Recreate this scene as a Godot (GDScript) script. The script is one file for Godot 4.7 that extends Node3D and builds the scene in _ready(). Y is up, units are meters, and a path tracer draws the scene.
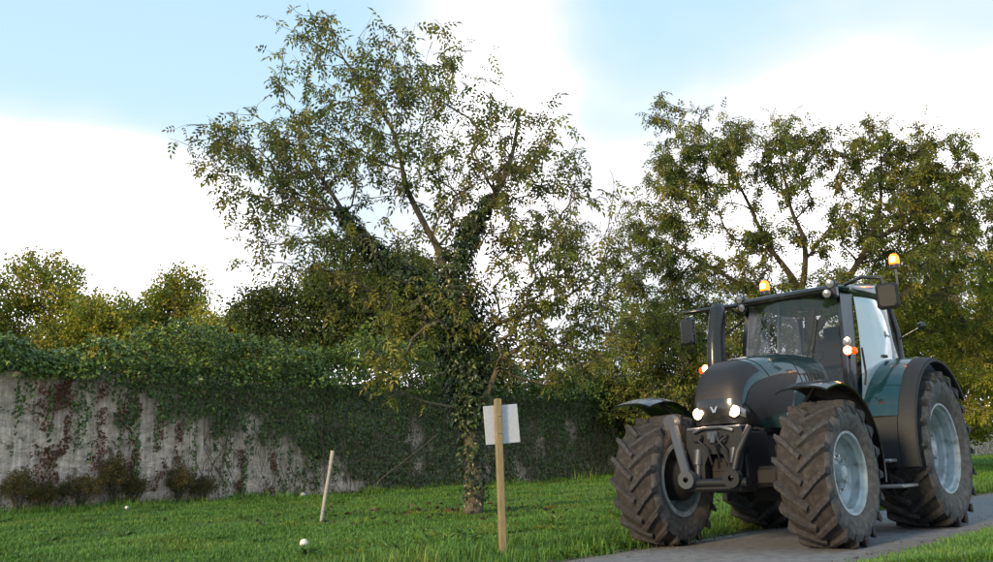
extends Node3D

const ALONG := Vector3(0.6748, 0, -0.7380)   # the road and the wall run this way, away from the camera
const ACROSS := Vector3(0.7380, 0, 0.6748)   # square to the road, towards the camera's side
const WALL_D := -20.3
var rng := RandomNumberGenerator.new()
var bump := FastNoiseLite.new()
var M := {}
var taken := {}

# ------------------------------------------------------------------ helpers
class MB:
	var st := SurfaceTool.new()
	var group := 0
	func _init():
		st.begin(Mesh.PRIMITIVE_TRIANGLES)
		st.set_smooth_group(-1)
	func flat(): st.set_smooth_group(-1)
	func smooth():
		group += 1
		st.set_smooth_group(group)
	func tri(a: Vector3, b: Vector3, c: Vector3):
		st.add_vertex(a); st.add_vertex(c); st.add_vertex(b)
	func quad(a: Vector3, b: Vector3, c: Vector3, d: Vector3):
		tri(a, b, c); tri(a, c, d)
	# rings run counter-clockwise seen from the far end looking back along the path
	func loft(rings: Array, cap_a := true, cap_b := true, closed := true):
		var n: int = rings[0].size()
		for i in rings.size() - 1:
			var p = rings[i]
			var q = rings[i + 1]
			for k in (n if closed else n - 1):
				var l := (k + 1) % n
				quad(p[k], p[l], q[l], q[k])
		if cap_a: fan(rings[0], true)
		if cap_b: fan(rings[-1], false)
	func fan(r, back: bool):
		var c := Vector3()
		for p in r: c += p
		c /= r.size()
		for k in r.size():
			var a: Vector3 = r[k]
			var b: Vector3 = r[(k + 1) % r.size()]
			if back: tri(c, b, a)
			else: tri(c, a, b)
	func box(c: Vector3, s: Vector3, b := Basis(), bev := 0.012):
		flat()
		var h := s / 2
		var e: float = min(bev, min(h.x, min(h.y, h.z)) * 0.6)
		var rings := []
		for q in [[-h.z, e], [-h.z + e, 0.0], [h.z - e, 0.0], [h.z, e]]:
			var x: float = h.x - q[1]
			var y: float = h.y - q[1]
			var r := []
			for p in [[x, -y + e], [x, y - e], [x - e, y], [-x + e, y], [-x, y - e], [-x, -y + e], [-x + e, -y], [x - e, -y]]:
				r.append(c + b * Vector3(p[0], p[1], q[0]))
			rings.append(r)
		loft(rings)
	func tube(pts: Array, rad, sides := 8, caps := true):
		smooth()
		var rings := []
		var up := Vector3.UP
		var d0: Vector3 = (pts[1] - pts[0]).normalized()
		if absf(d0.y) > 0.9: up = Vector3.RIGHT
		for i in pts.size():
			var d: Vector3 = (pts[min(i + 1, pts.size() - 1)] - pts[max(i - 1, 0)]).normalized()
			var s := up.cross(d).normalized()
			up = d.cross(s).normalized()
			var r: float = rad[i] if rad is Array else rad
			var ring := []
			for k in sides:
				var a := TAU * k / sides
				ring.append(pts[i] + (s * cos(a) + up * sin(a)) * r)
			rings.append(ring)
		loft(rings, false, false)
		if caps:
			flat()
			fan(rings[0], true); fan(rings[-1], false)
	# profile of (radius, x) turned about the x axis through at
	func lathe(prof: Array, segs := 32, t := Transform3D(), crease := 0.6):
		for i in prof.size() - 1:
			if i == 0: smooth()
			else:
				var u: Vector2 = (prof[i] - prof[i - 1]).normalized()
				var v: Vector2 = (prof[i + 1] - prof[i]).normalized()
				if u.dot(v) < cos(crease): smooth()
			for k in segs:
				var a := TAU * k / segs
				var b := TAU * (k + 1) / segs
				var f := func(p: Vector2, w: float) -> Vector3: return t * Vector3(p.y, p.x * sin(w), p.x * cos(w))
				var p0: Vector3 = f.call(prof[i], a)
				var p1: Vector3 = f.call(prof[i], b)
				var q0: Vector3 = f.call(prof[i + 1], a)
				var q1: Vector3 = f.call(prof[i + 1], b)
				if prof[i].x < 1e-4: tri(p0, q0, q1)
				elif prof[i + 1].x < 1e-4: tri(p0, q0, p1)
				else: quad(p0, q0, q1, p1)
	# a polygon (counter-clockwise in x, y) with thickness along z
	func plate(poly: Array, depth: float, t := Transform3D(), bev := 0.004):
		flat()
		var pv := PackedVector2Array(poly)
		var ins := Geometry2D.offset_polygon(pv, -bev)
		var idx := Geometry2D.triangulate_polygon(pv)
		var h := depth / 2
		for i in range(0, idx.size(), 3):
			var v := [pv[idx[i]], pv[idx[i + 1]], pv[idx[i + 2]]]
			if (v[1] - v[0]).cross(v[2] - v[0]) < 0: v = [v[0], v[2], v[1]]
			tri(t * Vector3(v[0].x, v[0].y, h), t * Vector3(v[1].x, v[1].y, h), t * Vector3(v[2].x, v[2].y, h))
			tri(t * Vector3(v[0].x, v[0].y, -h), t * Vector3(v[2].x, v[2].y, -h), t * Vector3(v[1].x, v[1].y, -h))
		for k in pv.size():
			var a := pv[k]
			var b := pv[(k + 1) % pv.size()]
			quad(t * Vector3(a.x, a.y, -h), t * Vector3(b.x, b.y, -h), t * Vector3(b.x, b.y, h), t * Vector3(a.x, a.y, h))
	# a grid of points [row][column]; thickness is laid against its normals
	func sheet(g: Array, thick := 0.0):
		smooth()
		for i in g.size() - 1:
			for k in g[0].size() - 1:
				quad(g[i][k], g[i][k + 1], g[i + 1][k + 1], g[i + 1][k])
		if thick == 0.0: return
		var b := []
		for i in g.size():
			var row := []
			for k in g[0].size():
				var du: Vector3 = g[min(i + 1, g.size() - 1)][k] - g[max(i - 1, 0)][k]
				var dv: Vector3 = g[i][min(k + 1, g[0].size() - 1)] - g[i][max(k - 1, 0)]
				row.append(g[i][k] - dv.cross(du).normalized() * thick)
			b.append(row)
		smooth()
		for i in g.size() - 1:
			for k in g[0].size() - 1:
				quad(b[i][k], b[i + 1][k], b[i + 1][k + 1], b[i][k + 1])
		flat()
		var m: int = g[0].size() - 1
		var n := g.size() - 1
		for i in n:
			quad(g[i][0], g[i + 1][0], b[i + 1][0], b[i][0])
			quad(g[i + 1][m], g[i][m], b[i][m], b[i + 1][m])
		for k in m:
			quad(g[0][k + 1], g[0][k], b[0][k], b[0][k + 1])
			quad(g[n][k], g[n][k + 1], b[n][k + 1], b[n][k])
	func done() -> ArrayMesh:
		st.generate_normals()
		st.index()
		return st.commit()

func numbered(called: String) -> String:
	var n: int = taken.get(called, 0)
	taken[called] = n + 1
	return called if n == 0 else "%s_%03d" % [called, n]

func tag(o: Node, label := "", category := "", group := "", kind := ""):
	if label: o.set_meta("label", label)
	if category: o.set_meta("category", category)
	if group: o.set_meta("group", group)
	if kind: o.set_meta("kind", kind)

func thing(called: String, label: String, category: String, at := Vector3(), group := "") -> Node3D:
	var o := Node3D.new()
	o.name = numbered(called)
	add_child(o)
	o.position = at
	tag(o, label, category, group)
	return o

func part(called: String, m, mat: Material, parent: Node, t := Transform3D()) -> MeshInstance3D:
	var o := MeshInstance3D.new()
	o.name = numbered(called) if parent == self else called
	o.mesh = m.done() if m is MB else m
	o.material_override = mat
	o.transform = t
	parent.add_child(o, true)
	return o

func many(called: String, mesh: Mesh, mat: Material, xf: Array, cols: Array, parent: Node) -> MultiMeshInstance3D:
	var mm := MultiMesh.new()
	mm.transform_format = MultiMesh.TRANSFORM_3D
	mm.use_colors = true
	mm.mesh = mesh
	mm.instance_count = xf.size()
	for i in xf.size():
		mm.set_instance_transform(i, xf[i])
		mm.set_instance_color(i, cols[i])
	var o := MultiMeshInstance3D.new()
	o.name = numbered(called) if parent == self else called
	o.multimesh = mm
	o.material_override = mat
	o.set_meta("kind", "stuff")
	parent.add_child(o, true)
	return o

func lin(r: float, g: float, b: float) -> Color:
	return Color(r, g, b).linear_to_srgb()

func mat(called: String, c: Color, rough := 0.6, metal := 0.0) -> StandardMaterial3D:
	var m := StandardMaterial3D.new()
	m.resource_name = called
	m.albedo_color = c
	m.roughness = rough
	m.metallic = metal
	M[called] = m
	return m

func noise_tex(freq: float, ramp: Array, seed_ := 1, type := FastNoiseLite.TYPE_SIMPLEX_SMOOTH, size := 512, oct := 5) -> NoiseTexture2D:
	var n := FastNoiseLite.new()
	n.noise_type = type
	n.frequency = freq
	n.seed = seed_
	n.fractal_octaves = oct
	var t := NoiseTexture2D.new()
	t.width = size
	t.height = size
	t.seamless = true
	t.noise = n
	if ramp.size():
		var g := Gradient.new()
		var off := PackedFloat32Array()
		var cs := PackedColorArray()
		for r in ramp:
			off.append(r[0]); cs.append(r[1])
		g.offsets = off
		g.colors = cs
		t.color_ramp = g
	return t

func triplanar(m: StandardMaterial3D, scale: float, world := false):
	m.uv1_triplanar = true
	m.uv1_world_triplanar = world
	m.uv1_scale = Vector3.ONE * scale

func cd(c: float, d: float, y := 0.0) -> Vector3:
	return ALONG * c + ACROSS * d + Vector3(0, y, 0)

func ground_y(c: float, d: float) -> float:
	var y: float
	if d > -3.0: y = lerpf(0.035, 0.075, smoothstep(-3.0, -2.6, d))
	elif d > -5.86: y = 0.0287 * (d + 4.66) - 0.012
	else: y = lerpf(-0.043, 0.02, smoothstep(-5.9, -6.5, d))
	var w: float = smoothstep(-6.0, -7.5, d) + smoothstep(-2.8, -1.5, d)
	y += w * 0.05 * bump.get_noise_2d(c * 9, d * 9)
	y += smoothstep(-16.0, -20.0, d) * 0.10 * (0.6 + bump.get_noise_1d(c * 5))
	return y

func pick(pal: Array) -> Color:
	var c: Color = pal[rng.randi() % pal.size()]
	var k := rng.randf_range(0.75, 1.25)
	return Color(c.r * k, c.g * k * rng.randf_range(0.93, 1.07), c.b * k)

func rand_dir() -> Vector3:
	var y := rng.randf_range(-1, 1)
	var a := rng.randf() * TAU
	var r := sqrt(1 - y * y)
	return Vector3(r * cos(a), y, r * sin(a))

func frame(d: Vector3, n: Vector3, s: float) -> Basis:   # local y along d, z near n
	var x := d.cross(n)
	if x.length_squared() < 1e-4: x = d.cross(Vector3(0.3, 0.5, 0.8))
	x = x.normalized()
	return Basis(x * s, d * s, x.cross(d) * s)

# ------------------------------------------------------------------ leaves
func leaf_into(v: PackedVector3Array, nn: PackedVector3Array, base: Vector3, d: Vector3, n: Vector3, l: float, w: float, fold := 0.25):
	var x := d.cross(n).normalized()
	var up := x.cross(d)
	var tip := base + d * l - up * l * 0.14
	var mid := base + d * l * 0.45
	var a := mid + x * w / 2 + up * w * fold
	var b := mid - x * w / 2 + up * w * fold
	for t in [[base, tip, a], [base, b, tip]]:
		var fn: Vector3 = (t[2] - t[0]).cross(t[1] - t[0]).normalized()
		for p in t:
			v.append(p); nn.append(fn)

func from_arrays(v: PackedVector3Array, n: PackedVector3Array) -> ArrayMesh:
	var a := []
	a.resize(Mesh.ARRAY_MAX)
	a[Mesh.ARRAY_VERTEX] = v
	a[Mesh.ARRAY_NORMAL] = n
	var m := ArrayMesh.new()
	m.add_surface_from_arrays(Mesh.PRIMITIVE_TRIANGLES, a)
	return m

func compound_leaf(pairs: int, l: float, w: float, step: float) -> ArrayMesh:
	var v := PackedVector3Array()
	var n := PackedVector3Array()
	for i in pairs:
		var y := step * (i + 0.8)
		var sag := -0.25 * y * y / (step * pairs)
		for s in [-1, 1]:
			var d := Vector3(s * 0.85, 0.5, rng.randf_range(-0.45, 0.1)).normalized()
			leaf_into(v, n, Vector3(0, y, sag), d, Vector3(0, 0.1 * s, 1).normalized(), l * rng.randf_range(0.75, 1.1), w * rng.randf_range(0.8, 1.1))
	leaf_into(v, n, Vector3(0, step * (pairs + 0.5), -0.25 * step * pairs), Vector3(0.1, 0.9, -0.4).normalized(), Vector3(0, 0.4, 0.9), l * 1.15, w * 1.1)
	return from_arrays(v, n)

func cluster_leaf(count: int, spread: float, l: float, w: float) -> ArrayMesh:
	var v := PackedVector3Array()
	var n := PackedVector3Array()
	for i in count:
		var p := rand_dir() * spread * pow(rng.randf(), 0.5)
		p.y += spread
		var d := (rand_dir() + Vector3(0, -0.3, 0)).normalized()
		leaf_into(v, n, p, d, (rand_dir() + Vector3(0, 0.4, 0.8)).normalized(), l * rng.randf_range(0.7, 1.2), w)
	return from_arrays(v, n)

func ivy_leaf(s: float) -> ArrayMesh:
	var v := PackedVector3Array()
	var n := PackedVector3Array()
	var rim := [Vector3(0, -0.1, 0), Vector3(0.5, -0.05, -0.08), Vector3(0.3, 0.3, 0.06), Vector3(0, 0.95, -0.12), Vector3(-0.3, 0.3, 0.06), Vector3(-0.5, -0.05, -0.08)]
	var c := Vector3(0, 0.2, 0.03)
	for k in rim.size():
		var a: Vector3 = rim[k]
		var b: Vector3 = rim[(k + 1) % rim.size()]
		var fn := (b - c).cross(a - c).normalized() * -1.0
		for p in [c, b, a]:
			v.append(p * s); n.append(fn)
	return from_arrays(v, n)

func grass_tuft(blades: int, h: float, r: float, w: float) -> ArrayMesh:
	var v := PackedVector3Array()
	var n := PackedVector3Array()
	for i in blades:
		var a := rng.randf() * TAU
		var p := Vector3(cos(a), 0, sin(a)) * r * sqrt(rng.randf())
		p.y = -0.01
		var b := rng.randf() * TAU
		var x := Vector3(cos(b), 0, sin(b)) * w * rng.randf_range(0.6, 1.2)
		var lean := Vector3(-sin(b), 0, cos(b)) * h * rng.randf_range(0.1, 0.9)
		var hh := h * rng.randf_range(0.45, 1.1)
		var m := p + lean * 0.35 + Vector3(0, hh * 0.6, 0)
		var t := p + lean + Vector3(0, hh, 0)
		var fn := x.cross(m - p).normalized()
		if fn.y < 0: fn = -fn
		fn = (fn + Vector3(0, 0.6, 0)).normalized()
		for q in [[p - x, p + x, m + x * 0.7], [p - x, m + x * 0.7, m - x * 0.7], [m - x * 0.7, m + x * 0.7, t]]:
			for u in q:
				v.append(u); n.append(fn)
	return from_arrays(v, n)

# ------------------------------------------------------------------ trees
# limbs: [points, first radius, last radius]; clumps: [centre, radii, twigs]
func skeleton(limbs: Array, clumps: Array, seg: float, cost := 0.3) -> Dictionary:
	var pos := PackedVector3Array()
	var par := PackedInt32Array()
	var far := PackedFloat32Array()
	var rad := PackedFloat32Array()
	var near := func(p: Vector3, f: float) -> int:
		var best := 0
		var bd := 1e9
		for i in pos.size():
			var s := pos[i].distance_to(p) + f * far[i]
			if s < bd:
				bd = s
				best = i
		return best
	for l in limbs:
		var pts: Array = l[0]
		var last := -1
		if pos.size(): last = near.call(pts[0], 0.0)
		var total := pts.size() - 1
		for k in total:
			var n: int = max(1, int((pts[k + 1] - pts[k]).length() / seg))
			for j in range(0 if (k == 0 and last < 0) else 1, n + 1):
				var f := float(j) / n
				var a: Vector3 = pts[max(k - 1, 0)]
				var d: Vector3 = pts[min(k + 2, total)]
				var p: Vector3 = pts[k].cubic_interpolate(pts[k + 1], a, d, f)
				if k + j > 0: p += rand_dir() * seg * 0.05
				pos.append(p)
				par.append(last)
				far.append(0.0 if last < 0 else far[last] + p.distance_to(pos[last]))
				rad.append(lerpf(l[1], l[2], (k + f) / total))
				last = pos.size() - 1
	var tips := []
	for c in clumps:
		for i in c[2]:
			var p := rand_dir() * pow(rng.randf(), 0.4)
			tips.append(c[0] + p * c[1])
	var root := pos[0]
	tips.sort_custom(func(a, b): return a.distance_squared_to(root) < b.distance_squared_to(root))
	var ends := PackedInt32Array()
	for t in tips:
		var a: int = near.call(t, cost)
		var p0 := pos[a]
		var dir: Vector3 = t - p0
		var len := dir.length()
		if len < 0.12: continue
		var pd := (p0 - pos[par[a]]).normalized() if par[a] >= 0 else Vector3.UP
		var c1 := p0 + (pd * 0.5 + dir / len * 0.6).normalized() * len * 0.4
		var c2: Vector3 = t - (dir / len * 0.8 + Vector3(0, 0.35, 0) + rand_dir() * 0.3).normalized() * len * 0.35
		var n: int = max(2, int(len / seg))
		var last := a
		for j in range(1, n + 1):
			var p := p0.bezier_interpolate(c1, c2, t, float(j) / n)
			if j < n: p += rand_dir() * seg * 0.10
			pos.append(p)
			par.append(last)
			far.append(far[last] + p.distance_to(pos[last]))
			rad.append(0.0)
			last = pos.size() - 1
		ends.append(last)
	return {"pos": pos, "par": par, "rad": rad, "ends": ends}

func wood(sk: Dictionary, twig: float, power := 0.5) -> ArrayMesh:
	var pos: PackedVector3Array = sk.pos
	var par: PackedInt32Array = sk.par
	var rad: PackedFloat32Array = sk.rad
	var kids := PackedInt32Array()
	kids.resize(pos.size())
	for e in sk.ends: kids[e] = 1
	for i in range(pos.size() - 1, 0, -1):
		if kids[i] == 0: kids[i] = 1
		if par[i] >= 0: kids[par[i]] += kids[i]
	var r := PackedFloat32Array()
	r.resize(pos.size())
	for i in pos.size(): r[i] = max(rad[i], twig * pow(kids[i], power)) if rad[i] == 0.0 else rad[i]
	for i in pos.size():
		if par[i] >= 0 and rad[i] == 0.0: r[i] = min(r[i], r[par[i]])
	sk.kids = kids
	sk.r = r
	var seen := PackedByteArray()
	seen.resize(pos.size())
	var leafless := PackedByteArray()
	leafless.resize(pos.size())
	for i in pos.size():
		if par[i] >= 0: leafless[par[i]] = 1
	var m := MB.new()
	for i in range(pos.size()):
		if leafless[i]: continue
		var path := [pos[i]]
		var rr := [r[i] * 0.5]
		var at := i
		while not seen[at]:
			seen[at] = 1
			if par[at] < 0: break
			at = par[at]
			path.append(pos[at])
			rr.append(min(r[at], rr[-1] * 1.6 + 0.002) if seen[at] else r[at])
		if path.size() < 2: continue
		path.reverse(); rr.reverse()
		m.tube(path, rr, 9 if rr[0] > 0.07 else 5 if rr[0] > 0.02 else 3, false)
	return m.done()

func leaves_on(sk: Dictionary, per: int, back: int, pal: Array, droop: float, s0: float, s1: float, out: Array, cols: Array, hue: FastNoiseLite, skip := 0.0):
	var pos: PackedVector3Array = sk.pos
	for e in sk.ends:
		if rng.randf() < skip: continue
		var shade: float = hue.get_noise_3dv(pos[e] * 30.0)
		var base: Color = pal[clampi(int((shade * 1.1 + 0.5) * pal.size()), 0, pal.size() - 1)]
		var chain := [e]
		for k in back:
			var q: int = sk.par[chain[-1]]
			if q < 0 or sk.kids[q] > 6: break
			chain.append(q)
		for k in per:
			var i: int = chain[min(int(pow(rng.randf(), 1.4) * chain.size()), chain.size() - 1)]
			var q: int = sk.par[i]
			var p := pos[i].lerp(pos[q], rng.randf())
			var run := (pos[i] - pos[q]).normalized()
			var d := (run * 0.5 + rand_dir() * 0.9 + Vector3(0, -droop, 0)).normalized()
			var n := (Vector3(0, 0.8, 0) + rand_dir() * 0.7).normalized()
			out.append(Transform3D(frame(d, n, rng.randf_range(s0, s1)), p))
			var c := base if rng.randf() < 0.6 else (pal[rng.randi() % pal.size()] as Color)
			var j := rng.randf_range(0.7, 1.3)
			cols.append(Color(c.r * j, c.g * j, c.b * j))

func tree(called: String, label: String, at: Vector3, limbs: Array, clumps: Array, o: Dictionary) -> Dictionary:
	rng.seed = o.seed
	var root := thing(called, label, "tree", at, o.get("group", ""))
	var sk := skeleton(limbs, clumps, o.get("seg", 0.28), o.get("cost", 0.3))
	part("trunk", wood(sk, o.get("twig", 0.006), o.get("power", 0.5)), M[o.get("bark", "bark")], root)
	var xf := []
	var cols := []
	var hue := FastNoiseLite.new()
	hue.seed = o.seed
	hue.frequency = o.get("hue", 0.02)
	leaves_on(sk, o.per, o.get("back", 3), o.pal, o.get("droop", 0.5), o.get("s0", 0.7), o.get("s1", 1.15), xf, cols, hue, o.get("skip", 0.0))
	many("crown", o.leaf, M[o.get("leafmat", "leaf")], xf, cols, root)
	sk.root = root
	return sk

# ivy round a limb
func sheath(pts: Array, r0: float, r1: float, per_m: float, xf: Array, cols: Array, pal: Array):
	for k in pts.size() - 1:
		var a: Vector3 = pts[k]
		var b: Vector3 = pts[k + 1]
		var dir := (b - a).normalized()
		for i in int((b - a).length() * per_m):
			var f := rng.randf()
			var side := dir.cross(rand_dir()).normalized()
			var r := lerpf(r0, r1, (k + f) / (pts.size() - 1)) * (0.65 + 0.55 * rng.randf()) * (1.0 + 0.5 * bump.get_noise_3dv((a.lerp(b, f) + side) * 60.0))
			var p := a.lerp(b, f) + side * r + rand_dir() * 0.05
			var d := (Vector3(0, -0.8, 0) + side * 0.4 + rand_dir() * 0.5).normalized()
			xf.append(Transform3D(frame(d, (side + rand_dir() * 0.5).normalized(), rng.randf_range(0.6, 1.3)), p))
			cols.append(pick(pal))

# a bush: stems from the base and leaves through its volume
func bush(called: String, label: String, category: String, at: Vector3, size: Vector3, count: int, leaf: Mesh, pal: Array, o: Dictionary):
	rng.seed = o.seed
	var root := thing(called, label, category, at, o.get("group", ""))
	var m := MB.new()
	for i in o.get("stems", 7):
		var a := rng.randf() * TAU
		var e := Vector3(cos(a) * size.x * 0.7, size.y * rng.randf_range(0.6, 0.95), sin(a) * size.z * 0.7) * rng.randf_range(0.5, 1.0)
		m.tube([Vector3(e.x * 0.1, -0.02, e.z * 0.1), e * Vector3(0.35, 0.5, 0.35), e], [0.02, 0.014, 0.005], 4, false)
	part("stem", m, M[o.get("bark", "bark")], root)
	var xf := []
	var cols := []
	var lump := FastNoiseLite.new()
	lump.seed = o.seed
	lump.frequency = 0.9 / max(size.x, 0.3)
	var tries := 0
	while xf.size() < count and tries < count * 6:
		tries += 1
		var d := rand_dir()
		d.y = absf(d.y) if rng.randf() < 0.8 else d.y
		var edge := 0.8 + 0.45 * lump.get_noise_3dv(d * size.x * 1.6)
		var p := d * edge * pow(rng.randf(), 0.33) * size * Vector3(1, 0.55, 1) + Vector3(0, size.y * 0.45, 0)
		if p.y < 0.02: continue
		if lump.get_noise_3dv(p * 2.2 + Vector3(50, 0, 0)) < -0.28: continue
		var n := (d + rand_dir() * 0.6 + Vector3(0, 0.4, 0)).normalized()
		xf.append(Transform3D(frame((rand_dir() + d * 0.6 + Vector3(0, -0.3, 0)).normalized(), n, rng.randf_range(0.7, 1.2)), p))
		cols.append(pick(pal))
	many("foliage", leaf, M.leaf, xf, cols, root)

func _ready():
	rng.seed = 7
	bump.seed = 3
	bump.frequency = 0.05
	setup_view()
	make_materials()
	make_ground()
	make_wall()
	make_grass()
	make_trees()
	make_small_things()
	make_tractor()

# ------------------------------------------------------------------ camera, sky, sun
func setup_view():
	var cam := Camera3D.new()
	cam.name = "camera"
	cam.fov = 33.83
	cam.far = 3000
	cam.near = 0.1
	add_child(cam)
	cam.position = Vector3(0, 0.954, 0)
	cam.basis = Basis(Vector3.RIGHT, 0.1879) * Basis(Vector3.BACK, deg_to_rad(-1.5))
	var we := WorldEnvironment.new()
	we.name = "environment"
	var env := Environment.new()
	env.background_mode = Environment.BG_SKY
	env.tonemap_mode = Environment.TONE_MAPPER_LINEAR
	env.tonemap_exposure = 2.6
	env.sdfgi_enabled = true
	env.ssao_enabled = true
	env.ssil_enabled = true
	var sky := Sky.new()
	var pm := PanoramaSkyMaterial.new()
	pm.panorama = sky_picture()
	pm.energy_multiplier = 1.0
	sky.sky_material = pm
	env.sky = sky
	we.environment = env
	add_child(we)
	var sun := DirectionalLight3D.new()
	sun.name = "sun"
	sun.light_energy = 0.5
	sun.light_color = Color(1.0, 0.87, 0.67)
	sun.light_angular_distance = 10
	sun.shadow_enabled = true
	add_child(sun)
	var to_sun := Vector3(-0.62, 0.30, 0.70).normalized()
	sun.basis = Basis.looking_at(-to_sun)

func sky_picture() -> ImageTexture:
	var w := 1536
	var h := 768
	var n := FastNoiseLite.new()
	n.seed = 21
	n.frequency = 1.3
	n.fractal_octaves = 5
	var wisp := FastNoiseLite.new()
	wisp.seed = 5
	wisp.frequency = 3.0
	wisp.fractal_octaves = 4
	var data := PackedFloat32Array()
	data.resize(w * h * 3)
	# cloud banks: azimuth, elevation, their half widths (degrees), strength
	var banks := [[-25.0, 8.5, 17.0, 9.0, 0.65], [0.5, 18.0, 5.5, 15.0, 0.5], [20.0, 16.5, 11.0, 7.0, 0.42], [42.0, 12.0, 24.0, 8.0, 0.35], [-23.0, 27.0, 13.0, 8.0, -0.35], [7.5, 27.5, 3.5, 4.5, -0.12]]
	var at := 0
	for j in h:
		var el := 90.0 - (j + 0.5) * 180.0 / h
		var y := sin(deg_to_rad(el))
		var ce := cos(deg_to_rad(el))
		var deep: float = clampf(y, 0, 1)
		var blue := Color(0.40, 0.47, 0.51).lerp(Color(0.095, 0.225, 0.34), pow(deep, 0.6))
		for i in w:
			var az := wrapf((i + 0.5) * 360.0 / w, -180.0, 180.0)   # a panorama begins straight ahead
			var r := 0.30
			var g := 0.30
			var b := 0.27
			if el > -1.0:
				var dx := sin(deg_to_rad(az)) * ce
				var dz := -cos(deg_to_rad(az)) * ce
				var v := 0.06 + 0.36 * n.get_noise_3d(dx * 1.3, y * 3.0, dz * 1.3) + 0.22 * wisp.get_noise_3d(dx, y * 2.0, dz)
				v += 0.25 * exp(-pow(el / 9.0, 2.0))
				for k in banks:
					var ax: float = (az - k[0]) / k[2]
					var ay: float = (el - k[1]) / k[3]
					if absf(ax) < 3.0 and absf(ay) < 3.0:
						v += k[4] * exp(-(ax * ax + pow(ay, 4.0)))
				var t := 0.04 + 0.96 * smoothstep(-0.12, 0.62, v)
				var body := lerpf(0.44, 1.25, smoothstep(0.18, 0.85, v + 0.5 * wisp.get_noise_3d(dx * 0.7 + 5.0, y * 1.6, dz * 0.7)))
				r = lerpf(blue.r, body * 1.0, t)
				g = lerpf(blue.g, body * 0.965, t)
				b = lerpf(blue.b, body * 1.0, t)
			data[at] = r
			data[at + 1] = g
			data[at + 2] = b
			at += 3
	return ImageTexture.create_from_image(Image.create_from_data(w, h, false, Image.FORMAT_RGBF, data.to_byte_array()))

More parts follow.
